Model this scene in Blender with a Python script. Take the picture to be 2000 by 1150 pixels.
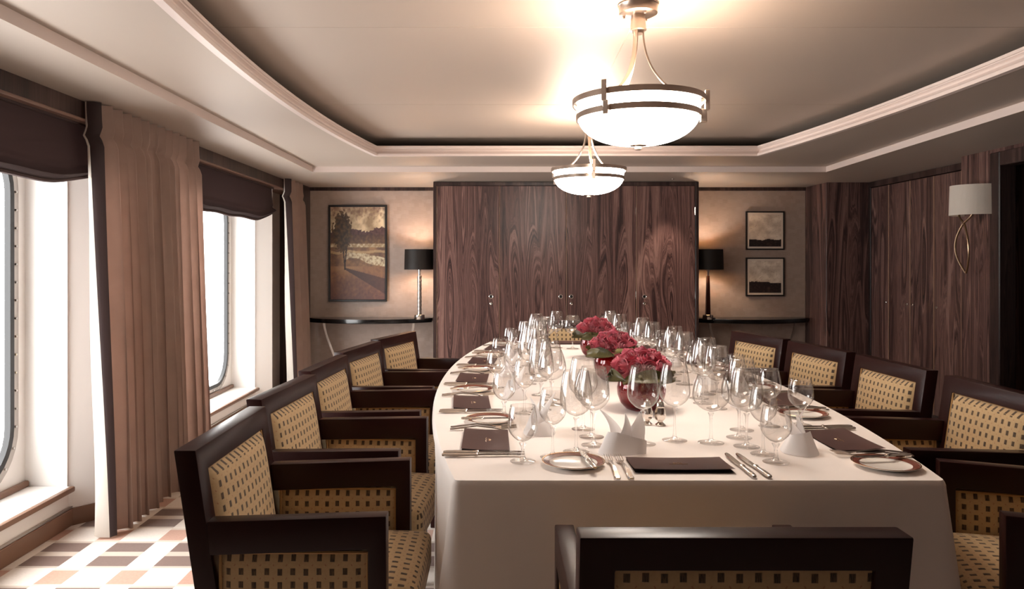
import bpy, bmesh, math, random
from mathutils import Vector, Matrix, noise
random.seed(7)
C = bpy.context.scene.collection
SC = bpy.context.scene
PI = math.pi
R = math.radians
for o in list(bpy.data.objects): bpy.data.objects.remove(o)

# ------------------------------------------------------------------ camera, sky, exposure
cam = bpy.data.cameras.new('camera'); camo = bpy.data.objects.new('camera', cam); C.objects.link(camo)
camo.location = (0, 0, 1.32); camo.rotation_euler = (PI/2, 0, 0)
cam.sensor_width = 36; cam.lens = 1450/2000*36
cam.shift_x = 0.017; cam.shift_y = -0.032; cam.clip_start = 0.05
SC.camera = camo
w = bpy.data.worlds.new('overcast_sky'); SC.world = w; w.use_nodes = True
w.node_tree.nodes['Background'].inputs[0].default_value = (1.0, 0.985, 0.97, 1)
w.node_tree.nodes['Background'].inputs[1].default_value = 9.0
SC.view_settings.view_transform = 'Standard'; SC.view_settings.look = 'None'
SC.view_settings.gamma = 1; SC.view_settings.use_curve_mapping = False
SC.view_settings.exposure = 0.58
SC.cycles.use_denoising = True
SC.cycles.transparent_max_bounces = 48
SC.cycles.max_bounces = 12; SC.cycles.diffuse_bounces = 5; SC.cycles.glossy_bounces = 5
SC.cycles.transmission_bounces = 8; SC.cycles.sample_clamp_indirect = 20
SC.cycles.caustics_refractive = False

def light(name, kind, loc, energy, color=(1, 1, 1), rot=(0, 0, 0), **kw):
    l = bpy.data.lights.new(name, kind); l.energy = energy; l.color = color
    for k, v in kw.items(): setattr(l, k, v)
    o = bpy.data.objects.new(name, l); C.objects.link(o); o.location = loc; o.rotation_euler = rot
    return o
WIN = [(1.80, 3.70), (4.70, 6.60)]
for a, b in WIN:
    p = light('window_portal', 'AREA', (-2.42, (a+b)/2, 1.05), 1, rot=(0, -PI/2, 0), shape='RECTANGLE', size=1.7, size_y=b-a)
    p.data.cycles.is_portal = True
WARM = (1.0, 0.87, 0.76)

# ------------------------------------------------------------------ helpers
def lin(c):
    def f(v):
        v /= 255
        return v/12.92 if v <= .04045 else ((v+.055)/1.055)**2.4
    return (f(c[0]), f(c[1]), f(c[2]), 1)
def V(*a): return Vector(a)

def thing(name, label=None, cat=None, loc=(0, 0, 0), rz=0, group=None, kind=None):
    o = bpy.data.objects.new(name, None); C.objects.link(o); o.empty_display_size = .05
    o.location = loc; o.rotation_euler = (0, 0, rz)
    tag(o, label, cat, group, kind); return o
def tag(o, label=None, cat=None, group=None, kind=None):
    if label: o['label'] = label
    if cat: o['category'] = cat
    if group: o['group'] = group
    if kind: o['kind'] = kind
    return o
def obj(name, bm, m, parent=None, smooth=True, angle=35, loc=None, uv=False):
    bmesh.ops.recalc_face_normals(bm, faces=bm.faces)
    if uv:
        L = bm.loops.layers.uv.new('UVMap')
        for f in bm.faces:
            n = f.normal; ax = max(range(3), key=lambda i: abs(n[i]))
            for l in f.loops:
                c = l.vert.co
                l[L].uv = (c.y, c.z) if ax == 0 else ((c.x, c.z) if ax == 1 else (c.x, c.y))
    me = bpy.data.meshes.new(name); bm.to_mesh(me); bm.free()
    if smooth:
        me.polygons.foreach_set('use_smooth', [True]*len(me.polygons))
        me.set_sharp_from_angle(angle=R(angle))
    if m: me.materials.append(m)
    o = bpy.data.objects.new(name, me); C.objects.link(o)
    if parent: o.parent = parent
    if loc: o.location = loc
    return o
def inst(name, me, parent=None, loc=(0, 0, 0), rot=(0, 0, 0), scale=None):
    o = bpy.data.objects.new(name, me); C.objects.link(o); o.location = loc; o.rotation_euler = rot
    if scale: o.scale = scale
    if parent: o.parent = parent
    return o
def dup(root, loc, rz, label=None, group=None):
    r = root.copy(); C.objects.link(r); r.location = loc; r.rotation_euler = (0, 0, rz)
    if label: r['label'] = label
    if group: r['group'] = group
    for ch in list(root.children):
        c = ch.copy(); C.objects.link(c); c.parent = r
        for g in list(ch.children):
            d = g.copy(); C.objects.link(d); d.parent = c
    return r
def struct(name, bm, m, parent=None, **k):
    o = obj(name, bm, m, parent, **k)
    if not parent: o['kind'] = 'structure'
    return o
def B(): return bmesh.new()
def box(bm, x0, x1, y0, y1, z0, z1, bev=0, seg=1):
    vs = [bm.verts.new(p) for p in ((x0,y0,z0),(x1,y0,z0),(x1,y1,z0),(x0,y1,z0),(x0,y0,z1),(x1,y0,z1),(x1,y1,z1),(x0,y1,z1))]
    fs = [bm.faces.new([vs[i] for i in q]) for q in ((3,2,1,0),(4,5,6,7),(0,1,5,4),(1,2,6,5),(2,3,7,6),(3,0,4,7))]
    if bev:
        es = list({e for f in fs for e in f.edges})
        bmesh.ops.bevel(bm, geom=es, offset=bev, segments=seg, profile=.5, affect='EDGES')
    return vs
def hexa(bm, pts, bev=0):
    vs = [bm.verts.new(p) for p in pts]
    fs = [bm.faces.new([vs[i] for i in q]) for q in ((3,2,1,0),(4,5,6,7),(0,1,5,4),(1,2,6,5),(2,3,7,6),(3,0,4,7))]
    if bev:
        es = list({e for f in fs for e in f.edges})
        bmesh.ops.bevel(bm, geom=es, offset=bev, segments=1, affect='EDGES')
def lathe(bm, prof, n=24, c=(0, 0, 0), sx=1, sy=1, a0=0, a1=2*PI):
    full = abs(a1-a0-2*PI) < 1e-6
    rows = []
    for r, z in prof:
        if r < 1e-6 and full: rows.append([bm.verts.new((c[0], c[1], c[2]+z))]); continue
        m = n if full else n+1
        rows.append([bm.verts.new((c[0]+sx*r*math.cos(a0+(a1-a0)*i/n), c[1]+sy*r*math.sin(a0+(a1-a0)*i/n), c[2]+z)) for i in range(m)])
    for a, b in zip(rows, rows[1:]):
        k = max(len(a), len(b)); rng = range(k) if full else range(k-1)
        for i in rng:
            j = (i+1) % k
            try:
                if len(a) == 1 and len(b) == 1: continue
                if len(a) == 1: bm.faces.new((a[0], b[i], b[j]))
                elif len(b) == 1: bm.faces.new((a[i], b[0], a[j]))
                else: bm.faces.new((a[i], b[i], b[j], a[j]))
            except ValueError: pass
def tube(bm, pts, r, n=8, closed=False, flat=None, up=None):
    """sweep along pts; r number or list; flat=(w,t) gives a strap cross-section"""
    pts = [Vector(p) for p in pts]; N = len(pts); rows = []
    prev = None
    for i, p in enumerate(pts):
        if closed: t = pts[(i+1) % N]-pts[i-1]
        else: t = pts[min(i+1, N-1)]-pts[max(i-1, 0)]
        t.normalize()
        if up is not None: a = t.cross(Vector(up)).normalized()
        elif prev is None:
            h = V(0, 0, 1) if abs(t.z) < .9 else V(1, 0, 0)
            a = t.cross(h).normalized()
        else: a = (prev - t*prev.dot(t)).normalized()
        prev = a; b = t.cross(a)
        if flat:
            w_, t_ = flat
            sec = [(w_/2, t_/2), (-w_/2, t_/2), (-w_/2, -t_/2), (w_/2, -t_/2)]
        else:
            rr = r[i] if isinstance(r, (list, tuple)) else r
            sec = [(rr*math.cos(2*PI*k/n), rr*math.sin(2*PI*k/n)) for k in range(n)]
        rows.append([bm.verts.new(p+a*u+b*v) for u, v in sec])
    m = len(rows[0])
    rng = range(N) if closed else range(N-1)
    for i in rng:
        A, D = rows[i], rows[(i+1) % N]
        for k in range(m):
            bm.faces.new((A[k], A[(k+1) % m], D[(k+1) % m], D[k]))
    if not closed:
        bm.faces.new(rows[0][::-1]); bm.faces.new(rows[-1])
def grid(bm, nu, nv, fn):
    g = [[bm.verts.new(fn(i/nu, j/nv)) for i in range(nu+1)] for j in range(nv+1)]
    for j in range(nv):
        for i in range(nu):
            bm.faces.new((g[j][i], g[j][i+1], g[j+1][i+1], g[j+1][i]))
    return g
def thicken(bm, t):
    bmesh.ops.solidify(bm, geom=list(bm.faces), thickness=t)
def fillring(bm, outer, inner):
    es = []
    for loop in (outer, inner):
        vs = [bm.verts.new(p) for p in loop]
        es += [bm.edges.new((vs[i], vs[(i+1) % len(vs)])) for i in range(len(vs))]
    bmesh.ops.triangle_fill(bm, edges=es, use_beauty=True)
def cushion(bm, w, h, t, mtx, nu=12, nv=10, p=8, edge=.35):
    def f(u, v):
        a, b = 2*u-1, 2*v-1
        k = (max(0, 1-abs(a)**p)*max(0, 1-abs(b)**p))**.5
        dome = .7+.3*(1-a*a)*(1-b*b)
        return mtx @ V(a*w/2, b*h/2, t*(edge*0+k*dome))
    g = grid(bm, nu, nv, f)
    rim = g[0][:] + [r_[-1] for r_ in g[1:]] + g[-1][-2::-1] + [r_[0] for r_ in g[-2:0:-1]]
    low = [bm.verts.new(v.co - (mtx.to_3x3() @ V(0, 0, 1))*t*.5) for v in rim]
    k = len(rim)
    for i in range(k):
        bm.faces.new((rim[i], low[i], low[(i+1) % k], rim[(i+1) % k]))
    bm.faces.new(low)
    return rim
def bevel_sharp(bm, off, ang=25):
    bmesh.ops.recalc_face_normals(bm, faces=bm.faces)
    es = [e for e in bm.edges if len(e.link_faces) == 2 and e.calc_face_angle(0) > R(ang)]
    bmesh.ops.bevel(bm, geom=es, offset=off, segments=2, profile=.6, affect='EDGES')
def frame_mtx(o, x, z):
    x = Vector(x).normalized(); z = Vector(z).normalized(); y = z.cross(x)
    m = Matrix((x, y, z)).transposed().to_4x4(); m.translation = Vector(o); return m

# ------------------------------------------------------------------ materials
def newmat(name):
    m = bpy.data.materials.new(name); m.use_nodes = True
    nt = m.node_tree; p = nt.nodes['Principled BSDF']; return m, nt, p
def mat(name, col, rough=.5, metal=0, **k):
    m, nt, p = newmat(name)
    p.inputs['Base Color'].default_value = lin(col); p.inputs['Roughness'].default_value = rough
    p.inputs['Metallic'].default_value = metal
    for a, v in k.items(): p.inputs[a.replace('_', ' ')].default_value = v
    return m
def MA(nt, op, a, b=0.0, c=0.0):
    n = nt.nodes.new('ShaderNodeMath'); n.operation = op
    for i, v in enumerate((a, b, c)):
        if hasattr(v, 'is_linked'): nt.links.new(v, n.inputs[i])
        else: n.inputs[i].default_value = v
    return n.outputs[0]
def MIX(nt, f, a, b):
    n = nt.nodes.new('ShaderNodeMix'); n.data_type = 'RGBA'
    for s, v in ((n.inputs[0], f), (n.inputs[6], a), (n.inputs[7], b)):
        if hasattr(v, 'is_linked'): nt.links.new(v, s)
        else: s.default_value = v
    return n.outputs[2]
def COORD(nt, kind='Object'):
    t = nt.nodes.new('ShaderNodeTexCoord'); s = nt.nodes.new('ShaderNodeSeparateXYZ')
    nt.links.new(t.outputs[kind], s.inputs[0]); return t.outputs[kind], s.outputs
def COMB(nt, x, y, z):
    n = nt.nodes.new('ShaderNodeCombineXYZ')
    for i, v in enumerate((x, y, z)):
        if hasattr(v, 'is_linked'): nt.links.new(v, n.inputs[i])
        else: n.inputs[i].default_value = v
    return n.outputs[0]
def NOISE(nt, vec, scale=5, detail=2, rough=.5, out=0):
    n = nt.nodes.new('ShaderNodeTexNoise'); n.inputs['Scale'].default_value = scale
    n.inputs['Detail'].default_value = detail; n.inputs['Roughness'].default_value = rough
    if vec is not None: nt.links.new(vec, n.inputs['Vector'])
    return n.outputs[out]
def RAMP(nt, f, stops):
    n = nt.nodes.new('ShaderNodeValToRGB'); nt.links.new(f, n.inputs[0])
    e = n.color_ramp.elements
    while len(e) < len(stops): e.new(.5)
    for el, (p, c) in zip(e, stops): el.position = p; el.color = lin(c)
    return n.outputs[0]
def BUMP(nt, p, h, strength=.3, dist=.002):
    b = nt.nodes.new('ShaderNodeBump'); b.inputs['Strength'].default_value = strength; b.inputs['Distance'].default_value = dist
    nt.links.new(h, b.inputs['Height']); nt.links.new(b.outputs[0], p.inputs['Normal'])

def rosewood(name, dark=1.0, k=19, rough=.32, ovals=0.0, z0=.95):
    m, nt, p = newmat(name)
    _, s = COORD(nt)
    oi = nt.nodes.new('ShaderNodeObjectInfo')
    u = MA(nt, 'ADD', MA(nt, 'ADD', s[0], s[1]), MA(nt, 'MULTIPLY', oi.outputs['Random'], 7.0))
    f = NOISE(nt, COMB(nt, MA(nt, 'MULTIPLY', u, 8.0), MA(nt, 'MULTIPLY', s[2], .30), MA(nt, 'MULTIPLY', oi.outputs['Random'], 9.0)), 1, 1.2, .4)
    g = NOISE(nt, COMB(nt, MA(nt, 'MULTIPLY', u, 45), MA(nt, 'MULTIPLY', s[2], 2.2), 0.0), 1, 3, .6)
    if ovals:   # row of tall nested figure ovals, as in book matched veneer
        wob = NOISE(nt, COMB(nt, MA(nt, 'MULTIPLY', u, 1.3), MA(nt, 'MULTIPLY', s[2], .5), 3.0), 1, 1)
        uu = MA(nt, 'ADD', MA(nt, 'DIVIDE', u, .19), MA(nt, 'MULTIPLY', wob, 1.6))
        du = MA(nt, 'SUBTRACT', MA(nt, 'FRACT', uu), .5)
        zj = MA(nt, 'ADD', z0-.25, MA(nt, 'MULTIPLY', NOISE(nt, COMB(nt, MA(nt, 'FLOOR', uu), 2.0, 0.0), 1.7, 0), .5))
        dz = MA(nt, 'DIVIDE', MA(nt, 'SUBTRACT', s[2], zj), .62)
        q = MA(nt, 'ADD', MA(nt, 'POWER', MA(nt, 'ABSOLUTE', MA(nt, 'MULTIPLY', du, 2.4)), 1.6), MA(nt, 'POWER', MA(nt, 'ABSOLUTE', dz), 1.6))
        f = MA(nt, 'ADD', f, MA(nt, 'MULTIPLY', MA(nt, 'MAXIMUM', 0.0, MA(nt, 'SUBTRACT', 1.0, q)), ovals))
    v = MA(nt, 'ADD', MA(nt, 'MULTIPLY', f, k), MA(nt, 'MULTIPLY', g, 1.2))
    b = NOISE(nt, COMB(nt, v, MA(nt, 'MULTIPLY', u, 2.0), 0.0), 1.25, 4.5, .68)
    fine = NOISE(nt, COMB(nt, MA(nt, 'MULTIPLY', u, 260), MA(nt, 'MULTIPLY', s[2], 7), 0.0), 1, 2, .6)
    t = MA(nt, 'ADD', MA(nt, 'MULTIPLY', b, .85), MA(nt, 'MULTIPLY', fine, .15))
    d = dark
    col = RAMP(nt, t, [(.32, (38*d, 25*d, 25*d)), (.42, (70*d, 48*d, 46*d)), (.50, (104*d, 74*d, 69*d)), (.58, (136*d, 102*d, 94*d)), (.70, (168*d, 132*d, 122*d))])
    nt.links.new(col, p.inputs['Base Color']); p.inputs['Roughness'].default_value = rough
    p.inputs['Specular IOR Level'].default_value = .4
    BUMP(nt, p, t, .08, .001)
    return m
M = {}
M['rosewood'] = rosewood('rosewood_veneer', .88, 22, ovals=.26)
M['rosewood_dark'] = rosewood('rosewood_veneer_dark', .78, 20, ovals=.16, z0=1.25)
M['walnut'] = mat('walnut_skirting', (122, 90, 70), .4)
M['wood_trim'] = rosewood('rosewood_trim', .52, 8)
M['mahogany'] = mat('mahogany_lacquer', (42, 18, 16), .30, Specular_IOR_Level=.24)
M['black_lacquer'] = mat('black_lacquer', (16, 14, 14), .16)
M['white_paint'] = mat('white_paint', (236, 232, 228), .42)
M['cornice'] = mat('cornice_paint', (206, 190, 183), .45)
M['steel'] = mat('brushed_steel', (176, 168, 162), .32, 1)
M['nickel'] = mat('satin_nickel', (190, 172, 158), .28, 1)
M['silver'] = mat('silver_plate', (226, 218, 210), .14, 1)
M['chrome'] = mat('chrome', (215, 212, 208), .08, 1)
M['rubber'] = mat('black_rubber', (28, 28, 30), .5)
M['edge'] = mat('pale_edge_banding', (176, 142, 120), .4)
M['black'] = mat('black_interior', (12, 9, 9), .6)
M['blind'] = mat('aubergine_blind_fabric', (62, 44, 42), .8)
M['band'] = mat('brown_velvet_band', (62, 40, 38), .6, Sheen_Weight=.4)
M['lining'] = mat('cream_lining', (238, 230, 220), .8)
M['shade_dark'] = mat('dark_lamp_shade', (46, 38, 34), .6)
M['leather'] = mat('brown_leatherette', (124, 94, 90), .30, Coat_Weight=.3, Coat_Roughness=.25)
M['china'] = mat('bone_china', (244, 238, 230), .12)
M['foil'] = mat('embossed_foil', (190, 160, 130), .3, 1)

def m_ceiling():
    m, nt, p = newmat('satin_ceiling_metal')
    p.inputs['Base Color'].default_value = lin((174, 160, 148)); p.inputs['Roughness'].default_value = .54
    p.inputs['Metallic'].default_value = .35; p.inputs['Specular IOR Level'].default_value = .6
    v, s = COORD(nt)
    BUMP(nt, p, NOISE(nt, COMB(nt, MA(nt, 'MULTIPLY', s[0], 6), MA(nt, 'MULTIPLY', s[1], 260), 0.0), 1, 2), .05, .001)
    return m
M['ceiling'] = m_ceiling()
def m_velvet():
    m, nt, p = newmat('taupe_velvet')
    v, s = COORD(nt)
    n = NOISE(nt, v, 9, 3)
    nt.links.new(MIX(nt, n, lin((192, 166, 153)), lin((172, 147, 135))), p.inputs['Base Color'])
    p.inputs['Roughness'].default_value = .7; p.inputs['Sheen Weight'].default_value = .5; p.inputs['Sheen Roughness'].default_value = .4
    BUMP(nt, p, NOISE(nt, v, 60, 3), .12, .002)
    return m
M['velvet'] = m_velvet()
def m_wallpaper():
    m, nt, p = newmat('woven_wallpaper')
    v, s = COORD(nt)
    def cell(a, f): return MA(nt, 'FLOOR', MA(nt, 'MULTIPLY', a, f))
    wn = nt.nodes.new('ShaderNodeTexWhiteNoise'); wn.noise_dimensions = '2D'
    row = cell(s[2], 26)
    nt.links.new(COMB(nt, cell(MA(nt, 'ADD', MA(nt, 'ADD', s[0], s[1]), MA(nt, 'MULTIPLY', row, .021)), 20), row, 0.0), wn.inputs['Vector'])
    f = NOISE(nt, COMB(nt, MA(nt, 'MULTIPLY', s[0], 20), 0.0, MA(nt, 'MULTIPLY', s[2], 300)), 1, 2)
    t = MA(nt, 'ADD', MA(nt, 'MULTIPLY', wn.outputs[0], .30), MA(nt, 'MULTIPLY', f, .70))
    nt.links.new(RAMP(nt, t, [(.1, (146, 128, 118)), (.9, (170, 151, 140))]), p.inputs['Base Color'])
    nt.links.new(MA(nt, 'ADD', .36, MA(nt, 'MULTIPLY', wn.outputs[0], .16)), p.inputs['Roughness'])
    BUMP(nt, p, t, .15, .002)
    return m
M['wallpaper'] = m_wallpaper()
def m_linen():
    m, nt, p = newmat('white_linen')
    v, s = COORD(nt)
    n = NOISE(nt, v, 5, 3)
    nt.links.new(MIX(nt, n, lin((246, 236, 229)), lin((236, 225, 218))), p.inputs['Base Color'])
    p.inputs['Roughness'].default_value = .75; p.inputs['Sheen Weight'].default_value = .15
    BUMP(nt, p, MA(nt, 'ADD', NOISE(nt, v, 3.5, 2), MA(nt, 'MULTIPLY', NOISE(nt, v, 700, 1), .06)), .25, .006)
    return m
M['linen'] = m_linen()
def m_napkin():
    m, nt, p = newmat('napkin_cotton')
    p.inputs['Base Color'].default_value = lin((250, 247, 246)); p.inputs['Roughness'].default_value = .8
    tl = nt.nodes.new('ShaderNodeBsdfTranslucent'); tl.inputs[0].default_value = lin((250, 247, 246))
    mx = nt.nodes.new('ShaderNodeMixShader'); mx.inputs[0].default_value = .40
    nt.links.new(p.outputs[0], mx.inputs[1]); nt.links.new(tl.outputs[0], mx.inputs[2]); nt.links.new(mx.outputs[0], nt.nodes['Material Output'].inputs[0])
    return m
M['napkin'] = m_napkin()
def m_carpet():
    m, nt, p = newmat('patterned_carpet')
    v, s = COORD(nt)
    PX, PY = .295, .48
    fx = MA(nt, 'MODULO', MA(nt, 'ADD', s[0], 1.775+PX*20), PX)
    cx = MA(nt, 'FLOOR', MA(nt, 'DIVIDE', MA(nt, 'ADD', s[0], 1.775+PX*20), PX))
    ay = MA(nt, 'ADD', s[1], -3.20+PY*20)
    fy = MA(nt, 'MODULO', ay, PY)
    gy = MA(nt, 'MODULO', MA(nt, 'ADD', ay, .18), PY)
    def between(a, lo, hi): return MA(nt, 'MULTIPLY', MA(nt, 'GREATER_THAN', a, lo), MA(nt, 'LESS_THAN', a, hi))
    wide = MA(nt, 'LESS_THAN', fx, .18); nar = MA(nt, 'SUBTRACT', 1.0, wide)
    dark = MA(nt, 'MULTIPLY', wide, MA(nt, 'ADD', between(fy, .02, .13), between(fy, .18, .285)))
    tau1 = MA(nt, 'MULTIPLY', wide, between(fy, 0, .305))
    pea = MA(nt, 'MULTIPLY', nar, between(gy, .02, .155)); tau2 = MA(nt, 'MULTIPLY', nar, between(gy, 0, .175))
    wn = nt.nodes.new('ShaderNodeTexWhiteNoise'); wn.noise_dimensions = '2D'
    nt.links.new(COMB(nt, cx, MA(nt, 'FLOOR', MA(nt, 'DIVIDE', ay, PY)), 0.0), wn.inputs['Vector'])
    n = NOISE(nt, v, 90, 3)
    base = MIX(nt, n, lin((232, 222, 212)), lin((214, 202, 192)))
    c = MIX(nt, tau1, base, lin((192, 176, 162)))
    c = MIX(nt, tau2, c, lin((206, 190, 176)))
    dk = MIX(nt, wn.outputs[0], lin((122, 98, 88)), lin((126, 86, 72)))
    c = MIX(nt, dark, c, MIX(nt, n, dk, lin((104, 82, 74))))
    c = MIX(nt, pea, c, MIX(nt, n, lin((198, 156, 136)), lin((176, 132, 112))))
    nt.links.new(c, p.inputs['Base Color']); p.inputs['Roughness'].default_value = .9; p.inputs['Sheen Weight'].default_value = .2
    BUMP(nt, p, NOISE(nt, v, 420, 2), .4, .003)
    return m
M['carpet'] = m_carpet()
def m_fabric():
    m, nt, p = newmat('gold_spotted_upholstery')
    v, s = COORD(nt, 'UV')
    G = .0325
    a = MA(nt, 'DIVIDE', MA(nt, 'ADD', s[0], 10.0), G)
    ci = MA(nt, 'FLOOR', a); par = MA(nt, 'MODULO', ci, 2.0)
    b = MA(nt, 'ADD', MA(nt, 'DIVIDE', MA(nt, 'ADD', s[1], 10.0), G), MA(nt, 'MULTIPLY', par, .05))
    fx = MA(nt, 'ABSOLUTE', MA(nt, 'SUBTRACT', MA(nt, 'FRACT', a), .5)); fy = MA(nt, 'ABSOLUTE', MA(nt, 'SUBTRACT', MA(nt, 'FRACT', b), .5))
    def soft(x, e): return MA(nt, 'MULTIPLY', MA(nt, 'MAXIMUM', MA(nt, 'MINIMUM', MA(nt, 'DIVIDE', MA(nt, 'SUBTRACT', e, x), .05), 1.0), 0.0), 1.0)
    sq = MA(nt, 'MULTIPLY', soft(fx, .205), soft(fy, .28))
    st = NOISE(nt, COMB(nt, MA(nt, 'MULTIPLY', s[0], 700), MA(nt, 'MULTIPLY', s[1], 40), 0.0), 1, 2)
    # small rust dots midway between the squares
    dx = MA(nt, 'MINIMUM', MA(nt, 'FRACT', a), MA(nt, 'SUBTRACT', 1.0, MA(nt, 'FRACT', a))); dy = MA(nt, 'MINIMUM', MA(nt, 'FRACT', b), MA(nt, 'SUBTRACT', 1.0, MA(nt, 'FRACT', b)))
    dot = MA(nt, 'LESS_THAN', MA(nt, 'ADD', dx, dy), .075)
    n = NOISE(nt, v, 120, 2)
    gold = MIX(nt, n, lin((200, 172, 130)), lin((182, 152, 110)))
    gold = MIX(nt, MA(nt, 'MULTIPLY', dot, .6), gold, lin((150, 86, 56)))
    dk = MIX(nt, MA(nt, 'GREATER_THAN', st, .52), lin((62, 46, 34)), lin((104, 82, 54)))
    nt.links.new(MIX(nt, sq, gold, dk), p.inputs['Base Color'])
    p.inputs['Roughness'].default_value = .8; p.inputs['Sheen Weight'].default_value = .25
    BUMP(nt, p, MA(nt, 'ADD', sq, MA(nt, 'MULTIPLY', n, .25)), .5, .002)
    return m
M['fabric'] = m_fabric()
M['piping'] = mat('gold_piping', (176, 138, 90), .8)
def m_clear(name, tint=(.985, .98, .975), edge=(.74, .72, .70), ior=1.5, power=4.0):
    m, nt, p = newmat(name); nt.nodes.remove(p)
    out = nt.nodes['Material Output']
    lw = nt.nodes.new('ShaderNodeLayerWeight'); lw.inputs[0].default_value = .5
    tr = nt.nodes.new('ShaderNodeBsdfTransparent'); gl = nt.nodes.new('ShaderNodeBsdfGlossy'); gl.inputs['Roughness'].default_value = 0.0
    f = MA(nt, 'POWER', lw.outputs['Facing'], power)
    nt.links.new(MIX(nt, f, (*tint, 1), (*edge, 1)), tr.inputs[0])
    fr = MA(nt, 'ADD', .08, MA(nt, 'MULTIPLY', MA(nt, 'POWER', lw.outputs['Facing'], 4.5), .75))
    mx = nt.nodes.new('ShaderNodeMixShader'); nt.links.new(fr, mx.inputs[0])
    nt.links.new(tr.outputs[0], mx.inputs[1]); nt.links.new(gl.outputs[0], mx.inputs[2]); nt.links.new(mx.outputs[0], out.inputs[0])
    return m
M['glass'] = m_clear('clear_crystal')
M['pane'] = m_clear('window_pane', (.97, .98, .98), (.8, .82, .82), 1.45)
M['red_glass'] = m_clear('burgundy_glass', (.80, .26, .32), (.45, .09, .14), 1.5, 1.6)
def m_solidglass():
    m, nt, p = newmat('solid_crystal'); nt.nodes.remove(p); out = nt.nodes['Material Output']
    g = nt.nodes.new('ShaderNodeBsdfGlass'); g.inputs['IOR'].default_value = 1.45; g.inputs['Roughness'].default_value = 0
    t = nt.nodes.new('ShaderNodeBsdfTransparent'); mx = nt.nodes.new('ShaderNodeMixShader'); mx.inputs[0].default_value = .30
    nt.links.new(g.outputs[0], mx.inputs[2]); nt.links.new(t.outputs[0], mx.inputs[1]); nt.links.new(mx.outputs[0], out.inputs[0])
    return m
M['solid_glass'] = m_solidglass()
def m_emit(name, col, strength, rough=.4):
    m, nt, p = newmat(name)
    p.inputs['Base Color'].default_value = (.8, .75, .7, 1); p.inputs['Roughness'].default_value = rough
    p.inputs['Emission Color'].default_value = (*col, 1); p.inputs['Emission Strength'].default_value = strength
    return m
M['bowl_glow'] = m_emit('opal_glass_lit', (1.0, .91, .81), 16.0, .15)
M['glow_block'] = mat('glow_block_white', (240, 228, 212), .5)
M['bulb'] = m_emit('lit_bulb', (1.0, .78, .52), 60)
def m_rose():
    m, nt, p = newmat('rose_petal')
    v, s = COORD(nt)
    oi = nt.nodes.new('ShaderNodeObjectInfo')
    c = MIX(nt, NOISE(nt, v, 45, 2), lin((200, 88, 106)), lin((166, 60, 80)))
    nt.links.new(MIX(nt, MA(nt, 'MULTIPLY', oi.outputs['Random'], .4), c, lin((206, 104, 118))), p.inputs['Base Color'])
    p.inputs['Roughness'].default_value = .6; p.inputs['Sheen Weight'].default_value = .3
    p.inputs['Subsurface Weight'].default_value = .1; p.inputs['Subsurface Radius'].default_value = (.01, .003, .003)
    return m
M['rose'] = m_rose()
def m_leaf():
    m, nt, p = newmat('glossy_leaf')
    v, s = COORD(nt)
    nt.links.new(MIX(nt, NOISE(nt, COMB(nt, MA(nt, 'MULTIPLY', s[0], 8), MA(nt, 'MULTIPLY', s[1], 160), 0.0), 1, 2), lin((116, 106, 62)), lin((66, 62, 34))), p.inputs['Base Color'])
    p.inputs['Roughness'].default_value = .35
    return m
M['leaf'] = m_leaf()
M['leaf_pale'] = mat('leaf_underside', (168, 160, 120), .45)
M['stems'] = mat('stem_mass', (168, 62, 80), .6)
def m_shade_white():
    m, nt, p = newmat('linen_shade')
    v, s = COORD(nt)
    f = NOISE(nt, COMB(nt, MA(nt, 'MULTIPLY', s[1], 300), 0.0, MA(nt, 'MULTIPLY', s[2], 300)), 1, 1)
    nt.links.new(MIX(nt, f, lin((246, 238, 228)), lin((232, 223, 213))), p.inputs['Base Color']); p.inputs['Roughness'].default_value = .85
    return m
M['shade_white'] = m_shade_white()
def m_vcol(name):
    m, nt, p = newmat(name)
    a = nt.nodes.new('ShaderNodeVertexColor'); a.layer_name = 'print'
    nt.links.new(a.outputs[0], p.inputs['Base Color']); p.inputs['Roughness'].default_value = .45
    return m
M['print'] = m_vcol('printed_canvas')

# ------------------------------------------------------------------ room shell
YB, YF, XL, XR, ZS = 7.65, -1.9, -2.13, 3.62, 2.085
bm = B(); box(bm, -2.6, 5.0, YF-.1, YB+.1, -.1, 0); struct('floor', bm, M['carpet'])
bm = B(); box(bm, XL-.35, 5.0, YB, YB+.1, 0, 2.42); struct('wall_back', bm, M['wallpaper'])
bm = B(); box(bm, XL-.35, 5.0, YF-.1, YF, 0, 2.42); struct('wall_front', bm, M['rosewood_dark'])
# left wall with the three window openings
bm = B()
box(bm, -2.40, XL, YF, YB, 0, .185); box(bm, -2.40, XL, YF, YB, 1.97, 2.42)
ys = [YF] + [q for a in WIN for q in a] + [YB]
for a, b in zip(ys[::2], ys[1::2]): box(bm, -2.40, XL, a, b, .185, 1.97)
struct('wall_left', bm, M['white_paint'], smooth=False)
bm = B(); box(bm, XL, -1.9, 7.36, YB, 0, ZS); struct('trim_1', bm, M['wood_trim'])          # wooden pier in the corner
bm = B(); box(bm, XL, -1.96, YF, 7.36, 2.0, ZS); struct('trim_2', bm, M['wood_trim'])         # dark fascia over the windows
bm = B(); box(bm, XL, -1.945, YF, 7.36, 1.985, 2.0, .004); struct('trim_3', bm, mat('trim_rail', (120, 92, 80), .35))
bm = B(); box(bm, XL, XL+.018, YF, 7.36, 0, .085, .004); struct('baseboard_left', bm, M['walnut'])
bm = B(); box(bm, XL, XL+.012, YF, 7.36, .087, .096); struct('trim_4', bm, M['steel'])
bm = B(); box(bm, -1.9, 3.2, YB-.02, YB, 2.05, ZS); struct('trim_5', bm, M['wood_trim'])       # dark strip at the top of the wallpaper

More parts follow.
